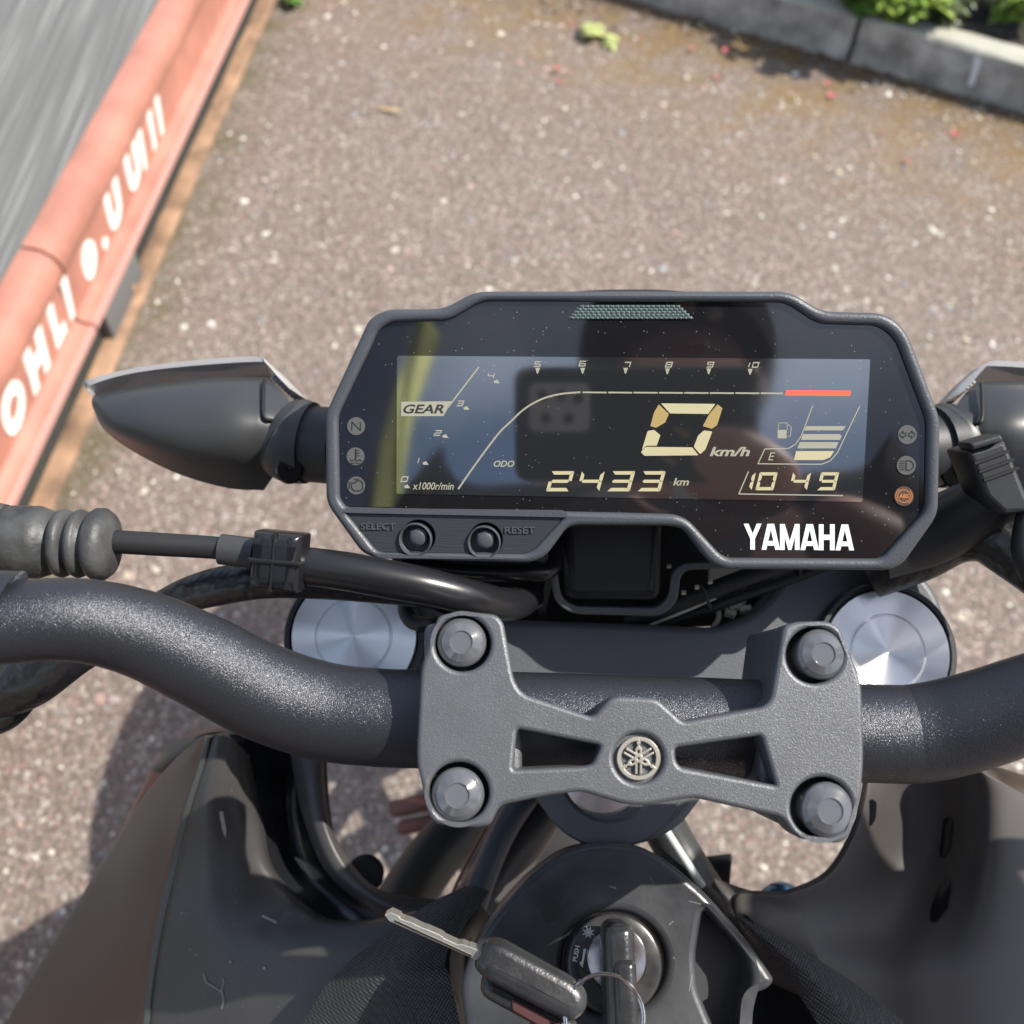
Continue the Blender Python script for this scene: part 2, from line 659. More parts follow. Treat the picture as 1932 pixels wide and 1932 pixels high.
# pale stone chippings standing proud of the worn binder
rng_ = np.random.default_rng(7)
nchip = 21000
cx = rng_.uniform(-1.0, 1.9, nchip); cy = rng_.uniform(-.25, 3.1, nchip)
keepm = ((cx - PA.x) * PN.x + (cy - PA.y) * PN.y < -.004) & ((cx - K0.x) * KN.x + (cy - K0.y) * KN.y < -.004)
cx, cy = cx[keepm], cy[keepm]
nchip = len(cx)
rr = np.clip(rng_.lognormal(math.log(.0028), .52, nchip), .0014, .0105)
ks = 7
vs = np.zeros((nchip, 2 * ks + 1, 3), np.float32)
ang0 = rng_.uniform(0, 6.28, nchip)
asp = rng_.uniform(.45, 1.0, nchip)
hh = rr * rng_.uniform(.12, .38, nchip)
for j in range(ks):
    a = 2 * math.pi * j / ks
    jr = rng_.uniform(.72, 1.2, nchip)
    for lay, (f, z) in enumerate(((1.0, -.3), (.72, .85))):
        lx, ly = np.cos(a) * rr * jr * f, np.sin(a) * rr * jr * f * asp
        vs[:, lay * ks + j, 0] = cx + lx * np.cos(ang0) - ly * np.sin(ang0)
        vs[:, lay * ks + j, 1] = cy + lx * np.sin(ang0) + ly * np.cos(ang0)
        vs[:, lay * ks + j, 2] = hh * z
vs[:, 2 * ks] = np.stack([cx, cy, hh], 1)
base_f = []
for j in range(ks):
    q = (j + 1) % ks
    base_f += [[j, q, ks + q, ks + j]]
tri_f = [[ks + j, ks + (j + 1) % ks, 2 * ks] for j in range(ks)]
me = bpy.data.meshes.new("chippings")
quads = (np.array(base_f)[None] + (np.arange(nchip) * (2 * ks + 1))[:, None, None]).reshape(-1, 4)
tris = (np.array(tri_f)[None] + (np.arange(nchip) * (2 * ks + 1))[:, None, None]).reshape(-1, 3)
me.vertices.add(nchip * (2 * ks + 1)); me.vertices.foreach_set("co", vs.ravel())
me.loops.add(quads.size + tris.size)
me.loops.foreach_set("vertex_index", np.concatenate([quads.ravel(), tris.ravel()]).astype(np.int32))
me.polygons.add(len(quads) + len(tris))
me.polygons.foreach_set("loop_start", np.concatenate([np.arange(len(quads)) * 4, quads.size + np.arange(len(tris)) * 3]).astype(np.int32))
ca = me.color_attributes.new("stone_colour", 'FLOAT_COLOR', 'POINT')
pal = np.array([(.60, .56, .46), (.80, .78, .70), (.36, .30, .27), (.42, .28, .24), (.28, .29, .30), (.46, .42, .30), (.30, .25, .23), (.40, .36, .33)])
pick = rng_.choice(len(pal), nchip, p=[.16, .07, .2, .12, .12, .06, .15, .12])
cc = pal[pick] * rng_.uniform(.75, 1.1, nchip)[:, None]
cc = np.repeat(np.concatenate([cc, np.ones((nchip, 1))], 1), 2 * ks + 1, axis=0)
ca.data.foreach_set("color", cc.astype(np.float32).ravel())
me.update(calc_edges=True); me.validate()
chm = bpy.data.materials.new("stone_chips"); chm.use_nodes = True
_n = chm.node_tree.nodes.new("ShaderNodeAttribute"); _n.attribute_name = "stone_colour"
chm.node_tree.links.new(_n.outputs["Color"], chm.node_tree.nodes["Principled BSDF"].inputs["Base Color"])
chm.node_tree.nodes["Principled BSDF"].inputs["Roughness"].default_value = .38
tag(finish("stone_chippings", me, chm, angle=25), "pale stone chips set in the worn asphalt", "gravel", None, "stuff")

# ---- kerb stones
kerb_m = mat("weathered_kerb_concrete", (.30, .29, .26), .85, var=.5, vscale=16, bump=.6, bscale=120, bdist=.004)
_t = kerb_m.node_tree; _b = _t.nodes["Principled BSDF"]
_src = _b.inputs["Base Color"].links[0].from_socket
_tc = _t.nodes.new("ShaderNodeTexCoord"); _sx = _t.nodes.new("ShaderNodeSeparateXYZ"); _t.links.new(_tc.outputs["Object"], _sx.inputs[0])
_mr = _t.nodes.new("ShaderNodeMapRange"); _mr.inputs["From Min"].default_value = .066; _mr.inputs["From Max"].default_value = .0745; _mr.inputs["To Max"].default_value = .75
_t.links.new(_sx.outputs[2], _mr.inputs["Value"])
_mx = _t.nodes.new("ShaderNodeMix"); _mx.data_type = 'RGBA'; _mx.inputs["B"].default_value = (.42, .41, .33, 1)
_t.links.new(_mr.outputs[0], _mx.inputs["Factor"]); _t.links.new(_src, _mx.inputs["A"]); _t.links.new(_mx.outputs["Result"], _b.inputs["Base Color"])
kn3 = Vector((KN.x, KN.y, 0))
KH = .105
j0 = (Vector((.772, 0, 0)).x - K0.x) / KD.x
labels = ["weathered grey kerb stone left of the open joint, red petals below it",
          "weathered grey kerb stone with a white bird dropping down its face",
          "shaded grey kerb stone farthest left, half behind brown debris at the top edge",
          "grey kerb stone at the right end, past the one with the dropping"]
rk = random.Random(4)
for i, (a, b_) in enumerate(((j0 - .9, j0), (j0, j0 + .9), (j0 - 1.8, j0 - .9), (j0 + .9, j0 + 1.8))):
    a += .006; b_ -= .006
    n = 16
    prof = [(0, -.05), (0.002, KH - .012), (.005, KH - .004), (.012, KH), (.045, KH + .001), (.068, KH - .002), (.078, KH - .012), (.078, -.05)]
    vs2, fs2 = [], []
    for k in range(n + 1):
        s = a + (b_ - a) * k / n
        e = .004 if k in (0, n) else 0
        for (d, z) in prof:
            jj = Vector((rk.uniform(-1, 1), rk.uniform(-1, 1), rk.uniform(-1, 1))) * .0015
            vs2.append(K0 + KD * s + kn3 * (d + (e if d < .05 else -e)) + Vector((0, 0, z - (e if z > 0 else 0))) + jj)
    m_ = len(prof)
    for k in range(n):
        for q in range(m_ - 1):
            fs2.append([k * m_ + q, (k + 1) * m_ + q, (k + 1) * m_ + q + 1, k * m_ + q + 1])
    fs2.append(list(range(m_))); fs2.append([n * m_ + q for q in range(m_)][::-1])
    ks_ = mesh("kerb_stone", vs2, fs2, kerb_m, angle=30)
    tag(ks_, labels[i], "kerb stone", "kerb stones along the asphalt's edge")
    if i == 1:
        drop_m = mat("bird_dropping", (.62, .64, .68), .7, bump=.3, bscale=300)
        drape("bird_dropping", ks_, [[(1838, 108), (1848, 106), (1853, 116), (1848, 128), (1843, 142), (1839, 158), (1830, 163), (1826, 156), (1832, 140), (1836, 124)]], drop_m, ks_, off=.0015)
# soil bed behind the kerb
soil_m = mat("dark_soil", (.035, .028, .020), .95, var=.5, vscale=30, bump=1.0, bscale=60, bdist=.02)
vs2, fs2 = [], []
NX, NY = 60, 26
for jy in range(NY):
    for ix in range(NX):
        s = j0 - 1.8 + 3.8 * ix / (NX - 1); d = .075 + 1.4 * jy / (NY - 1)
        z = KH - .02 + (0 if jy == 0 else rk.uniform(-.012, .018))
        q = K0 + KD * s + kn3 * d; vs2.append((q.x, q.y, z))
for jy in range(NY - 1):
    for ix in range(NX - 1):
        fs2.append([jy * NX + ix, jy * NX + ix + 1, (jy + 1) * NX + ix + 1, (jy + 1) * NX + ix])
tag(mesh("soil_bed", vs2, fs2, soil_m), "dark soil of the planting bed", None, None, "structure")


# ---- plants
def leaf(vs, fs, base, dr, up, L, Wd, curl=.25):
    dr = dr.normalized(); side = dr.cross(up).normalized()
    b = len(vs)
    for (t, ww) in ((0, .08), (.25, .75), (.55, 1.0), (.8, .6), (1.0, .02)):
        c = base + dr * (L * t) - up * (L * curl * t * t)
        vs.append(c - side * (Wd * ww / 2) + up * (Wd * .12 * ww)); vs.append(c); vs.append(c + side * (Wd * ww / 2) + up * (Wd * .12 * ww))
    for k in range(4):
        for q in range(2):
            i = b + k * 3 + q
            fs.append([i, i + 1, i + 4, i + 3])


def leaf_mat(name, c):
    m = mat(name, c, .45, var=.4, vscale=40)
    m.node_tree.nodes["Principled BSDF"].inputs["Subsurface Weight"].default_value = 0
    return m


lf1 = leaf_mat("green_leaf", (.10, .19, .035)); lf2 = leaf_mat("bright_leaf", (.22, .33, .05)); lf4 = leaf_mat("pale_leaf", (.42, .46, .17)); lf3 = leaf_mat("olive_leaf", (.085, .11, .035))
stem_m = mat("plant_stem", (.10, .09, .04), .7)


def plant(name, pos, r, h, nst, nlf, L, Wd, m, seed, label, cat="plant", group=None, spread=1.0):
    rd = random.Random(seed)
    root = empty(name, pos); tag(root, label, cat, group)
    vs, fs = [], []; sv, sf = [], []
    for s in range(nst):
        a = rd.uniform(0, 6.28); e = Vector(pos) + Vector((math.cos(a) * r * rd.uniform(.3, 1), math.sin(a) * r * rd.uniform(.3, 1), h * rd.uniform(.6, 1)))
        pts = [Vector(pos), Vector(pos).lerp(e, .5) + Vector((rd.uniform(-1, 1), rd.uniform(-1, 1), .5)) * r * .15, e]
        S = catmull([(*q, 0) for q in pts], 4)
        for i, q in enumerate(S):
            c = Vector(q[:3]); b = len(sv)
            for j in range(4):
                aa = j * math.pi / 2
                sv.append(c + Vector((math.cos(aa), math.sin(aa), 0)) * .0016)
            if i:
                for j in range(4):
                    sf.append([b - 4 + j, b - 4 + (j + 1) % 4, b + (j + 1) % 4, b + j])
            if i:
                for _ in range(nlf):
                    aa = rd.uniform(0, 6.28)
                    dr = Vector((math.cos(aa), math.sin(aa), rd.uniform(-.2, .7)))
                    up = (Vector((0, 0, 1)) + Vector((rd.uniform(-.4, .4), rd.uniform(-.4, .4), 0))).normalized()
                    k = rd.uniform(.6, 1.2)
                    leaf(vs, fs, c, dr, up, L * k, Wd * k, rd.uniform(.1, .5))
    mesh("stem", sv, sf, stem_m, root)
    mesh("foliage", vs, fs, m, root, angle=60)
    return root


def bedpt(px, py): return tuple(G(px, py, KH - .012))


plant("leafy_plant", bedpt(1612, 22), .10, .13, 9, 4, .042, .024, lf1, 1, "green leafy plant just over the kerb above its open joint", group="plants in the bed behind the kerb")
plant("leafy_plant", bedpt(1692, 34), .11, .12, 9, 4, .045, .026, lf2, 2, "bright green leafy plant at the top edge, right of the darker green one", group="plants in the bed behind the kerb")
plant("leafy_plant", bedpt(1775, 44), .09, .09, 7, 3, .035, .014, lf3, 3, "small olive plant of thin leaves in the middle of the dark bed", group="plants in the bed behind the kerb")
plant("leafy_plant", bedpt(1900, 30), .11, .12, 8, 4, .045, .026, lf2, 4, "yellow green leafy plant in the top right corner", group="plants in the bed behind the kerb")
plant("leafy_plant", bedpt(1590, -40), .13, .20, 9, 4, .05, .026, lf1, 14, "taller green plant behind the bed's front row, left of centre", group="plants in the bed behind the kerb")
plant("leafy_plant", bedpt(1830, -70), .14, .22, 10, 4, .05, .022, lf3, 15, "olive green plant farther back behind the thin-leaved one", group="plants in the bed behind the kerb")
plant("weed", tuple(G(1116, 72)), .028, .02, 3, 1, .034, .026, lf4, 5, "pale yellow green weed growing on the asphalt left of the kerb", "weed")
plant("weed", tuple(G(1152, 84)), .022, .015, 3, 1, .024, .018, lf4, 6, "smaller pale green weed just right of the larger weed", "weed")
plant("weed", tuple(G(552, 8)), .03, .03, 6, 3, .022, .012, lf1, 8, "dark green weed beside the rusty rail at the top", "weed")

# fallen petals, a twig, a dead leaf
pet_m = mat("red_petal", (.50, .10, .11), .6, var=.2, vscale=200)
rp = random.Random(11)
petals = [(1055, 130), (1052, 155), (1310, 92), (1368, 97), (1354, 145), (1559, 160), (1567, 183), (1664, 249), (1797, 255), (1712, 300), (1080, 50), (1213, 72), (1100, 62)]
pet_l = ["red petal, lower one of the close pair left of the pale weed", "red petal at the foot of the close pair, nearest the open asphalt on the left",
         "red petal on its own midway between the pale weed and the kerb joint", "red petal lying closest to the kerb just right of the middle one",
         "dark red petal below the two petals near the kerb's middle", "upper petal of the close pair under the kerb joint", "lower petal of the close pair under the kerb joint",
         "red petal on open asphalt right of the pair under the kerb joint", "red petal nearest the foot of the kerb stone with the bird dropping",
         "red petal farthest down the asphalt on the right", "tiny red petal just above the pale weed", "red petal just right of the smaller pale weed", "small red petal touching the pale weed's left side"]
pet_l[0] = "upper petal of the close pair left of the pale weed"
pet_l[1] = "lower petal of the close pair left of the pale weed"
for pi_, (x, y) in enumerate(petals):
    c = G(x, y, .006)
    vs2, fs2 = [], []
    a = rp.uniform(0, 6.28)
    leaf(vs2, fs2, c, Vector((math.cos(a), math.sin(a), .15)), Vector((0, 0, 1)), .015 * (k_ := rp.uniform(.6, 1.1)), .011 * k_, -.2)
    leaf(vs2, fs2, c, Vector((math.cos(a + 1.3), math.sin(a + 1.3), .2)), Vector((0, 0, 1)), .011 * k_, .009 * k_, -.3)
    tag(mesh("petal", vs2, fs2, pet_m), pet_l[pi_], "petal", "fallen red petals")
deadm = mat("dry_leaf", (.42, .31, .16), .7, var=.3, vscale=100)
c = G(708, 203, .004); vs2, fs2 = [], []
leaf(vs2, fs2, c, Vector((1, -.35, .05)), Vector((0, 0, 1)), .07, .012, -.05)
tag(mesh("dry_leaf", vs2, fs2, deadm), "narrow straw coloured dry leaf alone on the open asphalt", "leaf")
debm = mat("leaf_litter", (.13, .085, .045), .9, var=.6, vscale=60)
vs2, fs2 = [], []
for _ in range(700):
    s = rp.uniform(-1.1, 1.1); d = -abs(rp.gauss(0, .07)) - .003
    if s > -.2: d *= .55
    c = K0 + KD * s + kn3 * d + Vector((0, 0, rp.uniform(.002, .006)))
    a = rp.uniform(0, 6.28)
    leaf(vs2, fs2, c, Vector((math.cos(a), math.sin(a), rp.uniform(0, .25))), Vector((0, 0, 1)), rp.uniform(.005, .020), rp.uniform(.003, .009), rp.uniform(-.3, .3))
tag(mesh("leaf_litter", vs2, fs2, debm), "brown leaf litter and moss bits along the kerb foot", "leaf litter", None, "stuff")

# ---- the low platform with the red edge on the left
plat = empty("display_platform", PA + PD * -.8 + Vector((PN.x, PN.y, 0)) * .4)
tag(plat, "low grey topped platform with a red edge in white lettering on a rusty base rail", "platform")
pn3 = Vector((PN.x, PN.y, 0))


def rail(name, prof, s0, s1, m, parent, jit=0.0, closed=True, n=1, angle=35):
    vs, fs = [], []
    k = len(prof)
    for i in range(n + 1):
        s = s0 + (s1 - s0) * i / n
        for (d, z) in prof:
            vs.append(PA + PD * s + pn3 * (d + rp.uniform(-jit, jit)) + Vector((0, 0, z + rp.uniform(-jit, jit))))
    for i in range(n):
        for j in range(k if closed else k - 1):
            q = (j + 1) % k
            fs.append([i * k + j, i * k + q, (i + 1) * k + q, (i + 1) * k + j])
    if closed:
        fs.append(list(range(k))[::-1]); fs.append([n * k + j for j in range(k)])
    return mesh(name, vs, fs, m, parent, angle=angle)


red_m = mat("faded_red_paint", (.40, .175, .125), .38, var=.22, vscale=9, coat=.15)
lip_m = mat("pale_pink_edge_paint", (.55, .29, .25), .4)
rust_m = mat("rusty_steel", (.27, .165, .10), .8, var=.6, vscale=13, bump=.5, bscale=90, bdist=.003)
skirt_m = mat("dark_grey_skirt", (.030, .033, .028), .8, var=.2, vscale=10)


def sheet_mat():
    m = mat("grey_streaked_sheet", (.21, .22, .22), .75)
    N, L = m.node_tree.nodes, m.node_tree.links
    b = N["Principled BSDF"]
    tc = N.new("ShaderNodeTexCoord"); mp = N.new("ShaderNodeMapping")
    mp.inputs["Rotation"].default_value = (0, 0, math.atan2(PD.x, PD.y))
    mp.inputs["Scale"].default_value = (150, 2.2, 1)
    L.new(tc.outputs["Object"], mp.inputs[0])
    nz = N.new("ShaderNodeTexNoise"); nz.inputs["Scale"].default_value = 1; nz.inputs["Detail"].default_value = 5
    L.new(mp.outputs[0], nz.inputs["Vector"])
    cr = N.new("ShaderNodeValToRGB")
    cr.color_ramp.elements[0].position = .35; cr.color_ramp.elements[0].color = (.115, .115, .108, 1)
    cr.color_ramp.elements[1].position = .75; cr.color_ramp.elements[1].color = (.34, .34, .32, 1)
    e = cr.color_ramp.elements.new(.56); e.color = (.15, .15, .142, 1)
    L.new(nz.outputs["Fac"], cr.inputs[0]); L.new(cr.outputs[0], b.inputs["Base Color"])
    bp = N.new("ShaderNodeBump"); bp.inputs["Strength"].default_value = .6; bp.inputs["Distance"].default_value = .004
    L.new(nz.outputs["Fac"], bp.inputs["Height"]); L.new(bp.outputs[0], b.inputs["Normal"])
    return m


S0, S1 = -3.2, 1.6
SJ = -1.215      # joint in the red channel
chan = [(.015, .078), (.012, .084), (.015, .091), (.034, .097), (.040, .104), (.042, .186), (.026, .196), (.020, .206), (.021, .222), (.028, .238), (.042, .250), (.058, .2545), (.078, .255), (.078, .245), (.05, .19), (.05, .085)]
edge = rail("red_edge", chan, SJ, S1, red_m, plat)
edge2 = rail("red_edge", chan, S0, SJ - .006, red_m, plat)
rail("edge_lip", [(.0105, .0775), (.0105, .0925), (.0145, .0935), (.0155, .0765)], SJ, S1, lip_m, edge)
rail("edge_lip", [(.0105, .0775), (.0105, .0925), (.0145, .0935), (.0155, .0765)], S0, SJ - .006, lip_m, edge2)
rail("grey_top", [(.074, .251), (.074, .257), (1.9, .262), (1.9, .251)], S0, S1, sheet_mat(), plat)
rail("skirt", [(.037, 0.0), (.037, .083), (.040, .083), (.040, 0.0)], S0, S1, skirt_m, plat)
rail("base_rail", [(0, -.01), (.0005, .006), (.004, .008), (.036, .009), (.036, -.01)], S0, S1, rust_m, plat, jit=.0012, n=60)
# vertical bracket and bolts at the joint
bx = PA + PD * (SJ + .03)
pvec = lambda s, d, z: PA + PD * s + pn3 * d + Vector((0, 0, z))
sq = G(287, 545, .02); s_b = (sq - PA).dot(PD)
lathe("rail_bolt", pvec(s_b, .020, .006), (0, 0, 1), [(.016, 0), (.016, .006), (.011, .007), (.011, .016), (.006, .019), (.001, .0195)], rust_m, plat, seg=6, angle=20)
lathe("rail_bolt", pvec(s_b + .045, .034, .006), (0, 0, 1), [(.014, 0), (.014, .006), (.009, .012), (.001, .0145)], chrome, plat, seg=12)
rot = Matrix.Rotation(math.atan2(-PD.x, PD.y), 3, 'Z')
rbox("bracket", pvec(SJ + .13, .026, .038), .018, .17, .060, mat("grey_bracket_paint", (.13, .13, .125), .6), plat, rot, .002)
# lettering: lies on the channel's web
letter_m = mat("white_lettering", (.80, .82, .76), .4, coat=.3)
web_n = Vector((-PN.x, -PN.y, 0)).normalized()
# letters placed by the distance along the rail at which each stands
lt = []
lettering = [("I", 297, 211), ("I", 282, 236), ("I", 262, 269), ("U", 245, 303), ("U", 210, 380), (".", 193, 448), ("o", 163, 480), ("I", 128, 566), ("L", 110, 612), ("H", 74, 690), ("O", 25, 770), ("O", -40, 880), ("C", -100, 990)]
zc = .145
for ch, x, y in lettering:
    # intersect the view ray with the web plane
    d = ray(x, y); o_ = PA + pn3 * .0405
    tt = (o_ - CAM).dot(web_n) / d.dot(web_n)
    q = CAM + d * tt
    lt.append((ch, (q - PA).dot(PD)))
mes = []
u_ = PD; v_ = Vector((0, 0, 1)); n_ = web_n
for ch, s in lt:
    cu = bpy.data.curves.new("t", 'FONT'); cu.body = ch; cu.size = 1; cu.offset = .06; cu.resolution_u = 4; cu.extrude = .5
    me = curve_mesh(cu)
    co = np.empty(len(me.vertices) * 3); me.vertices.foreach_get("co", co); co = co.reshape(-1, 3)
    mn, mx = co.min(0), co.max(0)
    hgt = .066 if ch not in ".o" else (.018 if ch == "." else .056)
    wd = {"I": .019, "L": .046, ".": .022, "o": .060, "O": .076, "U": .066, "H": .070, "C": .066}[ch]
    X = (co[:, 0] - (mn[0] + mx[0]) / 2) / (mx[0] - mn[0]) * wd
    Y = (co[:, 1] - mn[1]) / (mx[1] - mn[1]) * hgt
    o_ = PA + PD * s + pn3 * .0405 + Vector((0, 0, .111))
    X = X + (Y - hgt / 2) * .38
    M = Matrix(((u_.x, v_.x, n_.x, o_.x), (u_.y, v_.y, n_.y, o_.y), (u_.z, v_.z, n_.z, o_.z), (0, 0, 0, 1)))
    me.vertices.foreach_set("co", np.stack([X, Y, co[:, 2] * .003 + .0008], 1).ravel())
    me.transform(M)
    mes.append(me)
for m_ in mes: finish("letter", m_, letter_m, edge, smooth=False)

# ================================================================== MOTORCYCLE
bike = empty("motorcycle", (0.04, .0, 0))
tag(bike, "black motorcycle seen from the saddle, its digital instrument panel lit", "motorcycle")

# ---------------- instrument panel
nM = -ray(1055, 770)
M_ = Plane(1055, 770, .335, nM)
outer = rounded([(613, 780), (696, 600), (728, 583), (836, 582), (896, 549), (1492, 549), (1552, 587), (1672, 590), (1712, 622), (1776, 790), (1772, 972), (1706, 1064), (1680, 1077), (1365, 1075), (1336, 1060), (1290, 998), (1262, 993), (1085, 992), (1068, 998), (1030, 1050), (1002, 1063), (712, 1055), (682, 1044), (614, 950)],
                [14, 16, 20, 22, 24, 26, 26, 30, 28, 20, 22, 22, 22, 22, 26, 26, 20, 20, 20, 26, 24, 20, 20, 20])
inner = rounded([(636, 784), (700, 650), (712, 622), (738, 607), (845, 604), (908, 567), (1485, 569), (1546, 610), (1662, 613), (1694, 640), (1752, 793), (1749, 963), (1664, 1056), (1366, 1054), (1300, 982), (1274, 971), (1162, 968), (651, 958), (639, 942)],
                [14, 10, 14, 14, 16, 20, 20, 20, 20, 20, 16, 18, 14, 18, 20, 14, 6, 8, 8])
btn = rounded([(652, 968), (1060, 972), (1062, 978), (1000, 1046), (712, 1043)], [8, 5, 5, 18, 14])
bcs = [(789, 1013), (916, 1018)]
panel = plate("instrument_panel", M_, [outer], -.0095, .024, plastic, bike, bevel=.003)
bezel = plate("bezel", M_, [outer, inner, btn], .0024, .0118, bezel_mat, panel, bevel=.0017, bres=4)


def grow(lp, f):
    cx = sum(p[0] for p in lp) / len(lp); cy = sum(p[1] for p in lp) / len(lp)
    return [(cx + (x - cx) * f, cy + (y - cy) * f) for x, y in lp]


glass_m = mat("dark_display_glass", (.010, .010, .012), .028, dust=.11, rvar=.022, vscale=30, ior=1.68)
lcd_m = mat("lcd_surface", (.020, .022, .024), .045, dust=.11, rvar=.025, vscale=40, ior=3.3)
seg_m = mat("lit_lcd_segments", (.30, .275, .17), .2, emit=(.80, .70, .40), estr=.24)
seg_w = mat("lit_lcd_print", (.24, .235, .18), .2, emit=(.78, .76, .58), estr=.12)
seg_d = mat("amber_lcd_segments", (.26, .20, .09), .2, emit=(.62, .42, .13), estr=.20)
seg_r = mat("red_lcd_segments", (.55, .09, .05), .3, emit=(1.0, .14, .07), estr=.30)
plate("display_glass", M_, [grow(inner, 1.004)], 0.0, .002, glass_m, panel)
lcd = plate("display", M_, [rounded([(749, 671), (1642, 678), (1627, 947), (748, 932)], 4)], .00025, .0004, lcd_m, panel)
HL = .00038

# trapezoid of prism dots at the top
pr_m = mat("prismatic_reflector", (.24, .30, .29), .10, metal=.5, bump=.5, bscale=500, bdist=.0006, coat=.6)
tz = lambda y: (1072 + (602 - y) * .85, 1309 - (602 - y) * 1.05)
vs2, fs2 = [], []
rows_n, cols_n = 5, 26
for r in range(rows_n):
    y0 = 575 + (602 - 575) * r / rows_n; y1 = 575 + (602 - 575) * (r + 1) / rows_n
    ym = (y0 + y1) / 2; a, b_ = tz(ym)
    nn_ = int((b_ - a) / 9.2)
    for c_ in range(nn_):
        x0 = a + (b_ - a) * c_ / nn_; x1 = a + (b_ - a) * (c_ + 1) / nn_
        q = len(vs2)
        vs2 += [M_.hit(x0, y0, .0002), M_.hit(x1, y0, .0002), M_.hit(x1, y1, .0002), M_.hit(x0, y1, .0002), M_.hit((x0 + x1) / 2, ym, .0011)]
        fs2 += [[q, q + 4, q + 1], [q + 1, q + 4, q + 2], [q + 2, q + 4, q + 3], [q + 3, q + 4, q]]
mesh("reflector_patch", vs2, fs2, pr_m, panel, smooth=False)

SEG = {'0': 'abcdef', '1': 'bc', '2': 'abged', '3': 'abgcd', '4': 'fgbc', '5': 'afgcd', '6': 'afgedc', '7': 'abc', '8': 'abcdefg', '9': 'abcdfg'}


def seven(ch, x, y, w_, h_, th, sh=.22, gap=.10):
    """seven-segment digit: (x,y) lower left, slanted right"""
    P = []
    g = th * gap
    m = h_ / 2
    S = {'a': [(g, h_), (w_ - g, h_), (w_ - th, h_ - th), (th, h_ - th)],
         'd': [(g, 0), (w_ - g, 0), (w_ - th, th), (th, th)],
         'f': [(0, h_ - g), (0, m + g), (th * .5, m + g * .5), (th, m + th * .45), (th, h_ - th - g)],
         'e': [(0, g), (0, m - g), (th * .5, m - g * .5), (th, m - th * .45), (th, th + g)],
         'b': [(w_, h_ - g), (w_, m + g), (w_ - th * .5, m + g * .5), (w_ - th, m + th * .45), (w_ - th, h_ - th - g)],
         'c': [(w_, g), (w_, m - g), (w_ - th * .5, m - g * .5), (w_ - th, m - th * .45), (w_ - th, th + g)],
         'g': [(th * .7, m), (th * 1.1, m + th * .45), (w_ - th * 1.1, m + th * .45), (w_ - th * .7, m), (w_ - th * 1.1, m - th * .45), (th * 1.1, m - th * .45)]}
    for k in SEG[ch]:
        P.append([(x + px + sh * py, y - py) for px, py in S[k]])
    return P


# big speed digit, drawn to the photograph's slanted shape
def quad(*p): return list(p)
big_bright = [quad((1245, 761), (1357, 762), (1335, 781), (1262, 780)),
              quad((1228, 812), (1214, 858), (1209, 852), (1219, 815)),
              quad((1219, 842), (1306, 844), (1320, 859), (1216, 860), (1209, 852)),
              quad((1345, 813), (1329, 845), (1321, 858), (1309, 843), (1317, 822), (1325, 812))]
big = [rounded(q, 2) for q in [[(1247, 761), (1350, 762), (1336, 781), (1264, 780)], [(1209, 853), (1218, 843), (1306, 844), (1318, 859), (1216, 860)],
                               [(1309, 843), (1317, 822), (1328, 812), (1344, 814), (1331, 848), (1321, 857)], [(1222, 813), (1234, 811), (1246, 821), (1239, 841), (1219, 841), (1211, 849)]]]
decal("speed_digit", M_, big, HL, seg_m, panel)
decal("speed_digit_segment", M_, [[(1243, 763), (1262, 781), (1255, 797), (1238, 807), (1227, 804), (1234, 778)], [(1354, 763), (1363, 770), (1353, 802), (1343, 809), (1326, 804), (1338, 781)]], HL, seg_d, panel)
dg = []
for i, ch in enumerate("2433"):
    dg += seven(ch, 1030 + i * 57.5, 927, 43, 38, 6.5, .28)
decal("odometer_digits", M_, dg, HL, seg_m, panel)
dg = []
for ch, x in (("1", 1384), ("0", 1425), ("4", 1488), ("9", 1541)):
    dg += seven(ch, x, 925, 34, 34, 6, .25)
decal("clock_digits", M_, dg, HL, seg_m, panel)

pr = []
for p0 in [[(1412, 890), (1394, 932), (1590, 935)]]: pr += stroke(p0, 2.2)
pr += stroke([(1430, 875), (1443, 847), (1488, 846), (1501, 838), (1512, 822), (1533, 766)], 2.0)
pr += stroke([(1430, 875), (1549, 876), (1566, 870), (1580, 854), (1622, 766)], 2.0)
# tachometer line, segmented
tl = [(865, 922), (885, 893), (905, 865), (925, 838), (945, 813), (965, 794), (985, 775), (1006, 761), (1030, 750), (1060, 743), (1094, 740)]
S_ = catmull(tl, 6)
acc, cur, seglen = 0.0, [tuple(S_[0])], 20
for a, b_ in zip(S_[:-1], S_[1:]):
    acc += float(np.linalg.norm(b_ - a)); cur.append(tuple(b_))
    if acc > seglen:
        pr += stroke(cur, 3.4); acc = 0; e = cur[-1]; cur = [(e[0] + (b_ - a)[0] * .35, e[1] + (b_ - a)[1] * .35)]
pr += stroke(cur, 3.4)
x = 1100
while x < 1470:
    pr += stroke([(x, 740.2 + (x - 1100) * .005), (min(x + 44, 1476), 740.4 + (x - 1056) * .005)], 3.0); x += 48
pr += stroke([(845, 769), (903, 693)], 2.6)
for (x, y), (dx, dy) in zip([(768, 918), (803, 874), (840, 823), (880, 770), (937, 720)], [(5, 3)] * 5):
    pr.append([(x - 6, y - 1), (x + 1, y - 4), (x + 6, y + 3), (x - 4, y + 3)])
for x, y in [(1014, 699), (1099, 699), (1180, 699), (1259, 700), (1337, 700), (1415, 701)]:
    pr.append([(x - 4, y - 5), (x + 5, y - 5), (x + 1, y + 6), (x - 1, y + 6)])
decal("tachometer_scale", M_, pr, HL, seg_w, panel)
decal("redline", M_, [[(1484, 736), (1606, 737), (1604, 747), (1481, 746)]], HL, seg_r, panel)
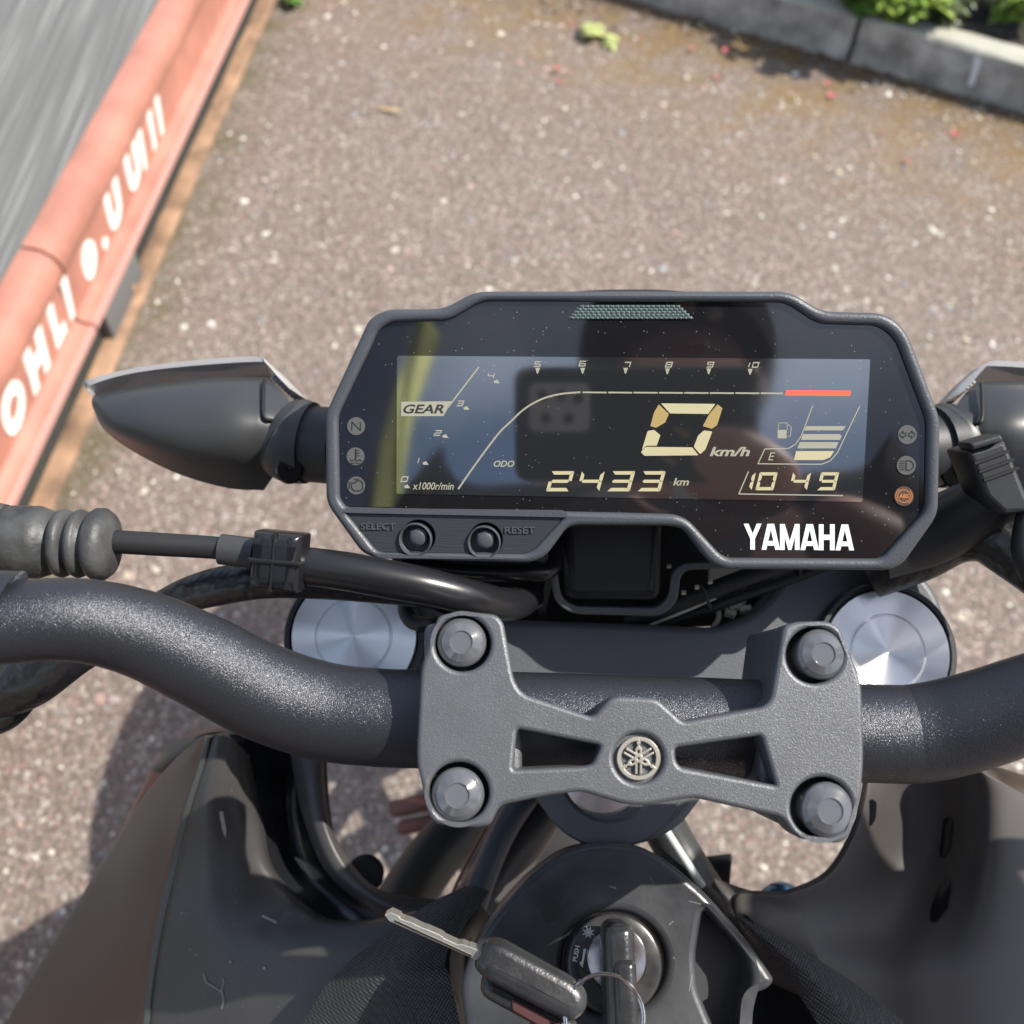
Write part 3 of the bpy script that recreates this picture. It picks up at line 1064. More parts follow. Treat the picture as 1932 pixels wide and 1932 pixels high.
nums = [("0", 763, 904), ("1", 789, 869), ("2", 826, 817), ("3", 868, 761), ("4", 926, 709), ("5", 1014, 687), ("6", 1099, 686), ("7", 1183, 688), ("8", 1262, 688), ("9", 1340, 688)]
dg = []
for ch, x, y in nums:
    for q in seven(ch, x - 8 - (5 if ch == "1" else 0), y + 5.5, 13, 11, 2.2, .3, .05): dg.append(q)
for q in seven("1", 1405, 694, 8, 11, 2.2, .3, .05) + seven("0", 1418, 694, 12, 11, 2.2, .3, .05): dg.append(q)
decal("tachometer_numbers", M_, dg, HL, seg_w, panel)
decal("gear_box", M_, [rounded([(757, 758), (852, 757), (837, 785), (757, 785)], 1.5)], HL, seg_w, panel)
seg_k = mat("dark_lcd_print", (.03, .03, .025), .3)
text("gear_lettering", "GEAR", M_, 799, 771.5, 76, 17, HL + .0001, seg_k, panel, shear=.28, bold=.02)
text("odometer_lettering", "ODO", M_, 951, 875, 39, 12, HL, seg_w, panel, shear=.3, bold=.02)
text("rpm_lettering", "x1000r/min", M_, 817, 917, 78, 14, HL, seg_w, panel, shear=.25, bold=.01)
text("distance_unit", "km", M_, 1285, 909, 30, 14, HL, seg_w, panel, shear=.25, bold=.02)
text("speed_unit", "km/h", M_, 1377, 852, 76, 18, HL, seg_w, panel, shear=.25, bold=.03)
text("fuel_lettering", "E", M_, 1456, 861, 13, 15, HL, seg_w, panel, shear=.25, bold=.0)
fb = [[(1521, 804), (1596, 804), (1590, 812), (1517, 812)], [(1515, 819), (1584, 819), (1588, 822), (1585, 830), (1511, 830)], [(1509, 834), (1582, 834), (1577, 846), (1504, 846)]]
decal("fuel_gauge_bars", M_, [rounded(q, 1.5) for q in fb], HL, seg_w, panel)
decal("fuel_gauge_low_bars", M_, [[(1502, 851), (1574, 851), (1566, 863), (1553, 868), (1498, 868)]], HL, seg_m, panel)
pump = [[(1467, 811), (1484, 811), (1484, 827), (1467, 827)]] + stroke([(1468, 810), (1470, 798), (1485, 798), (1485, 811)], 1.3) + stroke([(1487, 801), (1493, 806), (1491, 822), (1487, 824)], 1.3)
decal("fuel_pump_symbol", M_, pump, HL, seg_w, panel)

# maker's name, built letter by letter
wm_ = mat("white_print", (.80, .84, .84), .3, coat=.2)
LT = {'Y': [[(0, 1), (.27, 1), (.5, .62), (.73, 1), (1, 1), (.63, .42), (.63, 0), (.37, 0), (.37, .42)]],
      'A': [[(.32, 1), (.68, 1), (1, 0), (.74, 0), (.5, .78), (.26, 0), (0, 0)], [(.27, .16), (.73, .16), (.67, .36), (.33, .36)]],
      'M': [[(0, 0), (0, 1), (.24, 1), (.24, 0)], [(.76, 0), (.76, 1), (1, 1), (1, 0)], [(.24, 1), (.5, .34), (.5, 0), (.42, 0), (.24, .5)], [(.76, 1), (.76, .5), (.58, 0), (.5, 0), (.5, .34)]],
      'H': [[(0, 0), (0, 1), (.3, 1), (.3, 0)], [(.7, 0), (.7, 1), (1, 1), (1, 0)], [(.3, .4), (.7, .4), (.7, .6), (.3, .6)]]}
pg = []
x = 1403
for ch, wd_ in zip("YAMAHA", (34, 35, 37, 35, 30, 35)):
    for k, P in enumerate(LT[ch]):
        if ch == 'A' and k == 1:
            P = [(.24, .16), (.76, .16), (.70, .34), (.30, .34)]
        pg.append([(x + wd_ * a, 1037 - 49 * b_ + (x - 1403) * .008) for a, b_ in P])
    x += wd_ - (5 if ch in "YA" and False else 0) + (-.2 if ch in 'YA' else 1.5)
# bar of each A a hair higher than its legs to keep the sheets apart
flat_, bars_ = [], []
k = 0
decal("maker_lettering", M_, [q for i, q in enumerate(pg)], .0003, wm_, panel)

# warning lamps
ic_g = mat("unlit_indicator", (.10, .10, .094), .3, coat=.3)
ic_k = mat("indicator_symbol", (.018, .018, .018), .4)
ic_o = mat("amber_indicator", (.09, .06, .045), .3, emit=(.9, .3, .08), estr=.0)
ic_o2 = mat("amber_symbol", (.42, .16, .06), .3, emit=(1, .35, .08), estr=.12)
for (x, y, q) in ((672, 804, 17), (671, 861, 17), (672, 916, 17), (1712, 820, 18), (1710, 878, 18)): decal("warning_lamp", M_, [circle(x, y, q)], .0003, ic_g, panel)
decal("brake_warning_lamp", M_, [circle(1705.5, 936, 18.5)], .0003, ic_o, panel)
def sym(q): decal("warning_symbol", M_, q, .00042, ic_k, panel)
sym(stroke([(664, 812), (664, 796), (680, 812), (680, 796)], 1.6))
sym(stroke([(671, 848), (671, 866)], 2.4) + stroke([(671, 850), (678, 850)], 1.2) + stroke([(671, 855), (678, 855)], 1.2) + stroke([(671, 860), (678, 860)], 1.2) + stroke([(660, 867), (665, 870), (669, 867), (674, 870), (678, 867), (683, 870)], 1.6) + stroke([(662, 873), (667, 875), (671, 873), (676, 875), (680, 873)], 1.3))
sym(stroke([(663, 911), (670, 911), (672, 907), (680, 907), (684, 911), (684, 923), (678, 926), (668, 926), (663, 920)], 1.8, True) + stroke([(659, 909), (659, 922)], 1.8) + stroke([(668, 904), (677, 904)], 1.6))
sy = []
for s_ in (-1, 1):
    sy += stroke([(1712 + s_ * 3, 817), (1712 + s_ * 8, 817), (1712 + s_ * 8, 813), (1712 + s_ * 15, 820), (1712 + s_ * 8, 827), (1712 + s_ * 8, 823), (1712 + s_ * 3, 823)], 1.5, True)
sym(sy)
sy = []
for k in range(5): sy += stroke([(1697, 870 + k * 4), (1707, 870 + k * 4)], 1.2)
sym(sy + stroke([(1710, 869), (1717, 869), (1722, 873), (1724, 878), (1722, 883), (1717, 887), (1710, 887)], 1.6, True))
sy = stroke(circle(1705.5, 936, 12, 28), 1.5, True)
for a0 in (120, -60):
    sy += stroke([(1705.5 + 15.5 * math.cos(RAD(a0 + q)), 936 + 15.5 * math.sin(RAD(a0 + q))) for q in range(20, 121, 12)], 1.5)
decal("brake_warning_ring", M_, sy, .00042, ic_o2, panel)
text("brake_warning_lettering", "ABS", M_, 1705.5, 936, 18, 8, .00045, ic_o2, panel, bold=.03)

# brushed button strip with two buttons
brush = mat("brushed_dark_strip", (.050, .056, .062), .38, metal=.4)
_N, _L = brush.node_tree.nodes, brush.node_tree.links
_tc = _N.new("ShaderNodeTexCoord"); _mp = _N.new("ShaderNodeMapping"); _mp.inputs["Scale"].default_value = (25, 2600, 2600)
_L.new(_tc.outputs["Object"], _mp.inputs[0]); _nz = _N.new("ShaderNodeTexNoise"); _nz.inputs["Scale"].default_value = 1
_L.new(_mp.outputs[0], _nz.inputs["Vector"]); _bp = _N.new("ShaderNodeBump"); _bp.inputs["Strength"].default_value = .6; _bp.inputs["Distance"].default_value = .0002
_L.new(_nz.outputs["Fac"], _bp.inputs["Height"]); _L.new(_bp.outputs[0], _N["Principled BSDF"].inputs["Normal"])
strip = plate("button_strip", M_, [grow(btn, 1.0)] + [circle(x, y, 32, 40) for x, y in bcs], .0012, .002, brush, panel, bevel=.0003)
for x, y in bcs:
    c = M_.hit(x, y, -.006)
    R32 = 31.6 * M_.scale(x, y)
    lathe("button_well", c, M_.n, [(R32, 0), (R32, .0079), (R32 * .93, .0085), (R32 * .86, .0079), (R32 * .84, .003), (0.0002, .003)], bezel_mat, panel, cap=False)
    hexp = rounded([(x + 20 * math.cos(RAD(30 + 60 * k)), y + 20 * math.sin(RAD(30 + 60 * k))) for k in range(6)], 6)
    b = plate("button", M_, [hexp], .0008, .006, bezel_mat, panel, bevel=.0007, bres=3)
    # domed centre
    lathe("button_dome", M_.hit(x, y, .0006), M_.n, [(.0026, 0), (.0026, .0005), (.0022, .0008), (.001, .00095), (.0001, .001)], bezel_mat, panel, seg=24)
mm_ = [text_mesh("SELECT", M_, 714, 993, 66, 12.5, .0013, .0009, bold=.015)]
join_meshes("raised_lettering", mm_, bezel_mat, panel, smooth=False)
join_meshes("raised_lettering", [text_mesh("RESET", M_, 981, 1000, 57, 13, .0013, .0009, bold=.015)], bezel_mat, panel, smooth=False)

# cowl behind, headlamp
hl = plate("headlamp_cowl", M_, [rounded([(900, 570), (1080, 545), (1150, 541), (1250, 541), (1325, 548), (1500, 575), (1560, 800), (1450, 960), (950, 960), (830, 800)], 40)], -.034, .10, plastic, bike, bevel=.008)
lathe("headlamp", (0.04, .335, .90), (0, 1, -.25), [(.02, -.09), (.07, -.07), (.085, -.02), (.085, .01), (.07, .02), (.001, .024)], gloss_black, bike)

# mounting block and strap under the notch
bp_ = Plane(1155, 1060, .372, nM)
plate("mount_block", bp_, [rounded([(1058, 900), (1252, 900), (1246, 1135), (1066, 1133)], [4, 4, 22, 22])], 0, .05, plastic, bike, bevel=.004)
plate("mount_strap", bp_, [rounded([(1000, 1040), (1034, 1050), (1050, 1066), (1058, 1127), (1082, 1145), (1240, 1148), (1262, 1128), (1268, 1080), (1290, 1062), (1400, 1058), (1400, 1072), (1296, 1076), (1284, 1088), (1278, 1138), (1248, 1163), (1078, 1159), (1046, 1136), (1036, 1078), (1026, 1064), (1000, 1056)],
                                   [4, 8, 12, 16, 20, 20, 20, 12, 12, 3, 3, 12, 12, 24, 24, 24, 20, 8, 8, 4])], .004, .0035, yoke_paint, bike, bevel=.0006)
patch("wiring_tray", [[(720, 960, .42), (1150, 960, .42), (1640, 960, .42)], [(760, 1170, .425), (1150, 1190, .425), (1560, 1170, .425)]], deep, bike, thick=.003)
tube("metal_rod", [(760, 1060, .365, .0030), (860, 1078, .365, .0030), (1000, 1082, .366, .0030), (1036, 1076, .368, .0031), (1046, 1050, .372, .0031), (1044, 990, .378, .003)], hose_mat, bike)
tube("wiring", [(1180, 1170, .40, .0035), (1300, 1130, .395, .0035), (1420, 1085, .39, .0035), (1560, 1040, .385, .0035)], cable_mat, bike)
tube("wiring", [(1200, 1195, .405, .0022), (1330, 1150, .40, .0022), (1470, 1100, .395, .0022), (1600, 1050, .385, .0022)], cable_mat, bike)
tube("wiring", [(1020, 1172, .40, .0014), (1028, 1130, .395, .0014), (1040, 1085, .39, .0014)], cable_mat, bike)
cream = mat("cream_wire", (.42, .39, .32), .5)
tube("thin_wire", [(1225, 1180, .398, .0006), (1300, 1150, .394, .0006), (1350, 1128, .392, .0006)], cream, bike)
tube("thin_wire", [(1345, 1185, .402, .0011), (1356, 1165, .402, .0011), (1352, 1142, .402, .0011), (1338, 1132, .402, .0011)], cream, bike)
cb = bmesh.new()
for (x, y, a) in ((1385, 1146, .3), (1398, 1138, .8), (1378, 1158, -.4), (1406, 1150, .1), (1372, 1140, .5)):
    box_bm(cb, W(x, y, .400), .0042, .0022, .003, Matrix.Rotation(a, 3, 'Z'))
frombm("wire_connector", cb, cream, bike)
for (x, y) in ((1262, 1068), (1290, 1118), (1315, 1108), (1340, 1098)):
    cb = bmesh.new(); box_bm(cb, W(x, y, .385), .0016, .001, .0016); frombm("cable_clip", cb, cream, bike)

# ---------------- top yoke, fork caps, stem
nF = Vector((0, -.42, .907)).normalized()
Y_ = Plane(671, 1202, .39, nF)
yk = rounded([(556, 1130), (600, 1085), (680, 1062), (770, 1085), (815, 1155), (952, 1168), (1190, 1176), (1350, 1184), (1420, 1158), (1466, 1112), (1496, 1050), (1600, 1030), (1715, 1052), (1772, 1120), (1800, 1225), (1792, 1330), (1700, 1370), (1560, 1385), (1400, 1400), (1330, 1500), (1285, 1560), (1225, 1592), (1150, 1600), (1075, 1575), (1012, 1515), (960, 1400), (800, 1385), (650, 1370), (560, 1320), (530, 1225)], 30)
yoke = plate("top_yoke", Y_, [yk], 0, .022, yoke_paint, bike, bevel=.003, bres=3)
for k, (x, y) in enumerate(((671, 1202), (1666, 1232))):
    c = Y_.hit(x, y, 0)
    s_ = Y_.scale(x, y)
    R = 117 * s_
    lathe("fork_clamp_ring", c, nF, [(R * 1.13, -.02), (R * 1.13, .0035), (R * 1.10, .0045), (R * 1.035, .0045), (R * 1.02, .003)], plastic, bike, cap=False)
    fm = brushed_disc("brushed_aluminium_cap_%s" % ("near", "far")[k], c, nF)
    cap = lathe("fork_cap", c, nF, [(R, -.10), (R, .0040), (R * .985, .0048), (R * .62, .0050), (R * .60, .0042), (R * .585, .0042), (R * .57, .0052), (.0005, .0056)], fm, bike, seg=96, angle=20)
    # fork leg down along the rake
    a_, b2 = c - nF * .02, c - nF * .44
    tube("fork_tube", [(*a_, .0265), (*((a_ + b2) / 2), .026), (*b2, .0255)], gloss_black, bike, world=True)
    b3 = c - nF * .78
    tube("fork_slider", [(*b2, .0205), (*((b3 + b2) / 2), .0205), (*b3, .0205)], chrome, bike, world=True)
# slot of the right clamp
cs = Y_.hit(1133, 1458, 0)
s_ = Y_.scale(1133, 1458)
lathe("stem_boss", Y_.hit(1148, 1452, 0), nF, [(142 * s_, -.03), (142 * s_, .002), (137 * s_, .004), (96 * s_, .004), (90 * s_, .002)], yoke_paint, bike)
lathe("stem_nut", cs, nF, [(73 * s_, 0), (73 * s_, .008), (68 * s_, .0095), (40 * s_, .0095), (.0005, .0095)], brushed_disc("brushed_stem_nut", cs, nF), bike, seg=64)
a_ = Y_.hit(1148, 1452, -.01); b2 = a_ - nF * .2
tube("steering_stem", [(*a_, .028), (*((a_ + b2) / 2), .028), (*b2, .028)], plastic, bike, world=True)

o_ = Y_.hit(1660, 1090, .0008)
rbox("clamp_slot", o_, .0028, .012, .0012, deep, bike, Matrix(((Y_.u.x, Y_.v.x, Y_.n.x), (Y_.u.y, Y_.v.y, Y_.n.y), (Y_.u.z, Y_.v.z, Y_.n.z))), .0002, 1)
for (x, y, t_) in ((1330, 1128, .391), (1500, 1064, .384)):
    ring("cable_tie", W(x, y, t_), .0046, .0007, Rv * .93 + Uv * .35, cable_mat, bike, n=24, sg=6)
# ---------------- handlebar
def wp(x, y, t, r): return (*W(x, y, t), r)
bar = [(-.40, .035, 1.075, .0111), (-.28, .062, 1.083, .0111), wp(-90, 1190, .268, .0110), wp(0, 1176, .270, .0109), wp(140, 1169, .275, .0112), wp(262, 1194, .283, .0120), wp(380, 1246, .290, .0131), wp(500, 1306, .2975, .0139), wp(610, 1341, .3015, .0142), wp(710, 1353, .3025, .0143),
       wp(800, 1356, .3025, .0143), wp(1200, 1366, .3025, .0143), wp(1640, 1383, .3025, .0143), wp(1745, 1381, .3015, .0143), wp(1850, 1356, .2965, .0139), wp(1950, 1322, .291, .0133), wp(2080, 1278, .283, .0121), wp(2250, 1240, .275, .0112), (.32, .085, 1.083, .0111), (.46, .04, 1.078, .0111)]
tube("handlebar", bar, bar_paint, bike, world=True, n=10, seg=56)
for s_ in (0, 1):
    e0 = [(-.40, .035, 1.075), (.46, .04, 1.078)][s_]; e1 = [(-.28, .062, 1.083), (.33, .083, 1.083)][s_]
    a_, b2 = Vector(e0), Vector(e1)
    tube("grip", [(*(a_ + (a_ - b2) * .02), .0165), (*((a_ + b2) / 2), .0165), (*b2, .0165)], rubber, bike, world=True)

# ---------------- handlebar clamp
C_ = Plane(1210, 1420, .277, nF)
co_ = rounded([(826, 1162), (868, 1152), (936, 1159), (950, 1174), (970, 1284), (986, 1309), (1119, 1353), (1150, 1318), (1166, 1314), (1240, 1317), (1289, 1362), (1441, 1334), (1455, 1318), (1478, 1182), (1500, 1173), (1560, 1171), (1585, 1182), (1627, 1290), (1631, 1430), (1626, 1503), (1601, 1584), (1580, 1592), (1512, 1584), (1495, 1572), (1476, 1543), (1313, 1506), (1289, 1508), (1215, 1521), (1178, 1518), (1097, 1493), (1030, 1502), (943, 1520), (925, 1558), (900, 1563), (824, 1556), (810, 1542), (787, 1445), (786, 1410), (794, 1262)],
              [12, 10, 12, 12, 20, 20, 10, 12, 10, 14, 10, 14, 18, 12, 12, 10, 14, 22, 22, 18, 10, 12, 12, 12, 14, 10, 10, 18, 18, 16, 20, 14, 12, 12, 14, 14, 16, 14, 20])
wells = [(873, 1214, 53, 46.5), (866, 1495, 57, 50), (1538, 1236, 54, 48), (1550, 1524, 58, 52)]
h1 = rounded([(976, 1375), (1134, 1407), (1119, 1440), (1106, 1446), (968, 1452)], [8, 8, 6, 8, 6])
h2 = rounded([(1274, 1411), (1437, 1388), (1464, 1482), (1285, 1448), (1276, 1436)], [8, 8, 4, 10, 8])
clamp = plate("handlebar_clamp", C_, [co_, h1, h2, circle(1205, 1431, 48, 40)] + [circle(x, y, r, 40) for x, y, r, _ in wells], 0, .012, clamp_paint, bike, bevel=.0012, bres=3)
lb = rounded([(800, 1180), (860, 1166), (935, 1172), (960, 1290), (985, 1330), (985, 1500), (950, 1510), (925, 1545), (830, 1545), (800, 1440)], 14)
rb = rounded([(1468, 1182), (1500, 1180), (1580, 1186), (1615, 1290), (1620, 1500), (1595, 1575), (1500, 1570), (1450, 1540), (1430, 1500), (1432, 1345), (1450, 1320)], 14)
for lp in (lb, rb):
    plate("clamp_riser", C_, [lp], -.0085, .040, clamp_paint, clamp, bevel=.002)
for x, y, r, rb_ in wells:
    s_ = C_.scale(x, y)
    lathe("bolt_cap", C_.hit(x, y, -.0075), nF, [(rb_ * s_, 0), (rb_ * s_, .0058), (rb_ * s_ * .95, .0064), (rb_ * s_ * .80, .0073), (rb_ * s_ * .48, .0084), (rb_ * s_ * .45, .0084), (rb_ * s_ * .42, .0080), (.0003, .0080)], bolt_mat, clamp, seg=56, angle=9)
    lathe("bolt_well", C_.hit(x, y, -.0079), nF, [(r * s_ * 1.01, 0), (rb_ * s_ * .9, .0001)], deep, clamp, cap=False)
E0 = (1205, 1431)
em_m = mat("champagne_emblem_metal", (.36, .34, .29), .42, metal=.5, bump=.2, bscale=1500, bdist=.0002)
sE = C_.scale(*E0)
lathe("emblem_base", C_.hit(*E0, -.0022), nF, [(49 * sE, -.004), (49 * sE, 0), (.0003, 0)], clamp_paint, clamp, cap=False)


def rotp(P, a):
    c, s_ = math.cos(RAD(a)), math.sin(RAD(a))
    return [(E0[0] + x * c - y * s_, E0[1] - (x * s_ + y * c)) for x, y in P]


me_l = []


def emb(loops, dz=0):
    o = plate("e", C_, loops, -.0009 + dz, .0015, em_m, None, bevel=.0001, bres=1)
    m_ = o.data.copy(); m_.transform(Matrix.Translation(o.location)); bpy.data.objects.remove(o); me_l.append(m_)


emb([circle(*E0, 41, 64), circle(*E0, 33.2, 64)])
for i, a in enumerate((0, 120, 240)):
    emb([rotp([(0, 38.5), (4.2, 28.5), (1.4, 26.5), (2.4, 23), (6.2, 18), (6.2, 9), (4, 2), (-4, 2), (-6.2, 9), (-6.2, 18), (-2.4, 23), (-1.4, 26.5), (-4.2, 28.5)], a),
         rotp([(2.2, 16), (2.2, 10), (-2.2, 10), (-2.2, 16)], a)], .00004 * (i + 1))
    emb([rotp([(2.3, -7), (6.4, -7), (6.4, -29.5), (2.3, -29.5)], a)], .00003 * (i + 1))
    emb([rotp([(-6.4, -7), (-2.3, -7), (-2.3, -29.5), (-6.4, -29.5)], a)], .00003 * (i + 1))
emb([circle(*E0, 8.5, 24), circle(*E0, 2.6, 16)], .0002)
join_meshes("emblem", me_l, em_m, clamp, angle=30)

# ---------------- ignition cover and lock
nI = Vector((0, -.30, .954)).normalized()
I_ = Plane(1160, 1818, .352, nI)
cov = rounded([(890, 1790), (934, 1722), (994, 1656), (1063, 1604), (1127, 1587), (1207, 1594), (1262, 1625), (1330, 1683), (1397, 1757), (1432, 1803), (1464, 1850), (1452, 1866), (1415, 1880), (1400, 2100), (930, 2100), (885, 1990), (868, 1860)], 26)
dent = rounded([(1328, 1712), (1352, 1742), (1408, 1800), (1420, 1845), (1405, 1900), (1396, 2080), (1368, 2080), (1352, 1950), (1318, 1868), (1314, 1800)], 18)
scuffed = mat("scuffed_black_plastic", (.040, .042, .045), .36, var=.45, vscale=35, rvar=.12, bump=.25, bscale=260, bdist=.0005)
cover = plate("ignition_cover", I_, [cov, circle(1159, 1817, 99, 64), dent], 0, .045, scuffed, bike, bevel=.0028, bres=4)
plate("cover_recess", I_, [grow(dent, 1.1)], -.016, .004, plastic_soft, bike)
drape("scratches", cover, [stroke(q, wd_)[0] for q, wd_ in (([(1248, 1772), (1272, 1808)], 3.5), (([(1300, 1700), (1322, 1706)]), 1.6), ([(1262, 1745), (1270, 1738)], 2.2), ([(1306, 1838), (1300, 1870)], 2), ([(1150, 1672), (1162, 1676)], 3), ([(1225, 1652), (1233, 1668)], 1.4), ([(925, 1800), (922, 1830)], 2.5))], mat("scratch", (.13, .133, .137), .6), cover, off=.00012)
cI = I_.hit(1159, 1818, 0); sI = I_.scale(1159, 1818)
lock_m = mat("scuffed_lock_face", (.05, .048, .046), .30, metal=.3, rvar=.14, vscale=90, var=.35)
lock = lathe("ignition_lock", cI, nI, [(99 * sI, -.03), (98 * sI, -.004), (91 * sI, -.004), (91 * sI, -.0005), (87 * sI, .0012), (83 * sI, .0016), (58 * sI, .0016)], lock_m, bike, seg=96)
lathe("lock_cylinder", I_.hit(1162, 1808, 0), nI, [(58 * sI, 0), (58 * sI, .0018), (54 * sI, .0034), (30 * sI, .0038), (.0003, .0036)], chrome, lock, seg=64)
wp_m = mat("lock_print", (.72, .73, .70), .5)
join_meshes("lock_lettering", [text_mesh("PUSH", I_, 1087, 1799, 28, 9.5, .00175, 0, bold=.03, rot=RAD(78))], wp_m, lock, smooth=False)
ic = []
for k in range(4):
    ca_, sa_ = math.cos(RAD(25 + k * 45)), math.sin(RAD(25 + k * 45))
    ic += stroke([(1110 - ca_ * 11, 1759 - sa_ * 11), (1110 + ca_ * 11, 1759 + sa_ * 11)], 1.7)
ic += stroke(circle(1110, 1759, 6.5, 16), 1.6, True)
ic.append(circle(1119, 1773, 3, 12))
ic.append([(1101, 1790), (1106, 1790), (1099, 1826), (1093, 1817), (1098, 1812)])
ic += stroke(circle(1096, 1853, 5, 14), 2, True)
decal("lock_symbols", I_, ic, .0018, wp_m, lock)

# ---------------- body panels
def P(*r): return [tuple(q) for q in r]
sheen = mat("satin_grey_panel_paint", (.125, .100, .093), .22, metal=.88, rvar=.04, vscale=8, dust=.03)
panel_m = mat("matte_shroud_plastic", (.052, .049, .048), .42, rvar=.09, vscale=22, var=.2, bump=.12, bscale=1300, bdist=.0002, dust=.05)
sidep = patch("side_panel", [P((382, 1388, .426), (387, 1389, .4245), (392, 1391, .4235)),
                             P((326, 1436, .444), (352, 1440, .432), (374, 1444, .425)),
                             P((262, 1515, .468), (308, 1520, .447), (348, 1525, .431)),
                             P((205, 1605, .485), (262, 1620, .458), (322, 1630, .441)),
                             P((140, 1712, .495), (222, 1732, .466), (296, 1742, .446)),
                             P((62, 1842, .505), (168, 1858, .476), (277, 1868, .451)),
                             P((-60, 2050, .515), (100, 2060, .487), (258, 2070, .457))], sheen, bike, thick=.003)
patch("panel_edge", [P((391, 1392, .4232), (396, 1393, .4230)), P((374, 1446, .4250), (383, 1447, .4248)), P((348, 1526, .431), (358, 1527, .4305)), P((322, 1631, .441), (334, 1632, .4405)),
                     P((296, 1743, .446), (308, 1744, .4455)), P((277, 1869, .451), (287, 1869, .4505)), P((258, 2070, .457), (268, 2070, .4565))], mat("panel_edge_plastic", (.06, .068, .066), .4), bike, thick=.004)
tankL = patch("tank_shroud", [P((400, 1395, .4240), (412, 1388, .4225), (430, 1390, .4235), (446, 1400, .427), (460, 1415, .436), (470, 1425, .45)),
                              P((387, 1446, .4255), (405, 1445, .4240), (430, 1446, .4265), (452, 1452, .431), (470, 1462, .440), (480, 1470, .455)),
                              P((362, 1527, .4310), (390, 1527, .4275), (425, 1530, .4300), (458, 1538, .434), (485, 1550, .442), (498, 1560, .456)),
                              P((338, 1632, .4410), (385, 1632, .4345), (430, 1630, .4350), (470, 1632, .437), (508, 1642, .441), (526, 1652, .450)),
                              P((312, 1744, .4460), (380, 1742, .4375), (440, 1738, .4350), (505, 1732, .435), (572, 1722, .437), (650, 1744, .438)),
                              P((291, 1869, .4510), (390, 1858, .4390), (480, 1842, .4290), (570, 1812, .421), (690, 1778, .417), (860, 1715, .418)),
                              P((272, 2070, .4570), (390, 2060, .4400), (500, 2040, .4250), (620, 1990, .414), (740, 1940, .408), (900, 1880, .41))], panel_m, bike, thick=.003, n=8)
drape("lint", tankL, [[(413, 1530), (420, 1529), (427, 1565), (425, 1580), (418, 1560)]] + [stroke([(496, 1728), (522, 1742)], 4)[0]] + stroke([(385, 1834), (390, 1852), (406, 1862), (420, 1870), (424, 1888), (420, 1902)], 1.6) + stroke([(419, 1872), (424, 1850), (421, 1845)], 1.4)
      + [circle(345, 1722, 1.6, 8), circle(352, 1723, 1.2, 8), circle(360, 1790, 1.4, 8), circle(372, 1800, 1.3, 8), circle(500, 1826, 3, 10), circle(436, 1814, 2, 8)], mat("pale_lint", (.30, .30, .28), .9), tankL)
blue_gloss = mat("dark_inner_duct", (.014, .015, .018), .22)
patch("air_duct", [P((436, 1372, .45), (520, 1380, .475), (575, 1395, .48), (612, 1425, .47)),
                   P((455, 1440, .452), (525, 1450, .482), (575, 1450, .486), (612, 1470, .472)),
                   P((480, 1540, .452), (530, 1545, .480), (580, 1550, .482), (622, 1560, .470)),
                   P((510, 1640, .450), (560, 1650, .470), (610, 1660, .470), (650, 1650, .462)),
                   P((590, 1745, .438), (640, 1750, .444), (690, 1750, .446), (760, 1750, .442))], blue_gloss, bike, thick=.002)
patch("duct_rim", [P((545, 1400, .452), (575, 1405, .450), (603, 1420, .450), (612, 1432, .456)),
                   P((556, 1470, .453), (580, 1472, .449), (602, 1474, .449), (614, 1478, .456)),
                   P((574, 1550, .453), (594, 1551, .448), (614, 1552, .448), (624, 1553, .455)),
                   P((612, 1640, .450), (630, 1636, .445), (648, 1628, .445), (660, 1624, .452)),
                   P((676, 1702, .446), (692, 1696, .441), (708, 1688, .441), (722, 1680, .448)),
                   P((730, 1742, .441), (760, 1738, .437), (790, 1728, .436), (845, 1700, .440))], panel_m, bike, thick=.003)
lathe("rubber_bung", W(690, 1648, .47), -ray(690, 1648), [(.0085, -.01), (.0085, 0), (.006, .002), (.0005, .002)], deep, bike, seg=24)
# front edge of the tank beneath the pads
pad_m = mat("textured_rubber_pad", (.035, .036, .038), .42, var=.2, vscale=50)
_N, _L = pad_m.node_tree.nodes, pad_m.node_tree.links
_tc = _N.new("ShaderNodeTexCoord"); _v = _N.new("ShaderNodeTexVoronoi"); _v.inputs["Scale"].default_value = 900; _v.inputs["Randomness"].default_value = .0
_mp = _N.new("ShaderNodeMapping"); _mp.inputs["Rotation"].default_value = (0, 0, .6)
_L.new(_tc.outputs["Object"], _mp.inputs[0]); _L.new(_mp.outputs[0], _v.inputs["Vector"])
_bp = _N.new("ShaderNodeBump"); _bp.inputs["Strength"].default_value = 1.0; _bp.inputs["Distance"].default_value = .0009; _bp.invert = True
_L.new(_v.outputs["Distance"], _bp.inputs["Height"]); _L.new(_bp.outputs[0], _N["Principled BSDF"].inputs["Normal"])
patch("tank_pad", [P((877, 1672, .412), (900, 1672, .411), (924, 1682, .412)),
                   P((800, 1710, .408), (850, 1716, .404), (896, 1722, .406)),
                   P((722, 1766, .405), (790, 1768, .398), (864, 1762, .400)),
                   P((655, 1818, .404), (740, 1815, .394), (840, 1812, .395)),
                   P((600, 1880, .404), (720, 1872, .391), (850, 1850, .390)),
                   P((520, 2020, .405), (690, 2010, .390), (874, 1960, .385))], pad_m, bike, thick=.004)
patch("tank_side", [P((880, 1700, .415), (905, 1705, .413), (930, 1735, .42)),
                    P((848, 1812, .400), (880, 1800, .412), (895, 1830, .43)),
                    P((866, 1900, .396), (890, 1890, .410), (900, 1900, .43)),
                    P((880, 2020, .392), (910, 2010, .405), (930, 2020, .43))], plastic_soft, bike, thick=.003)
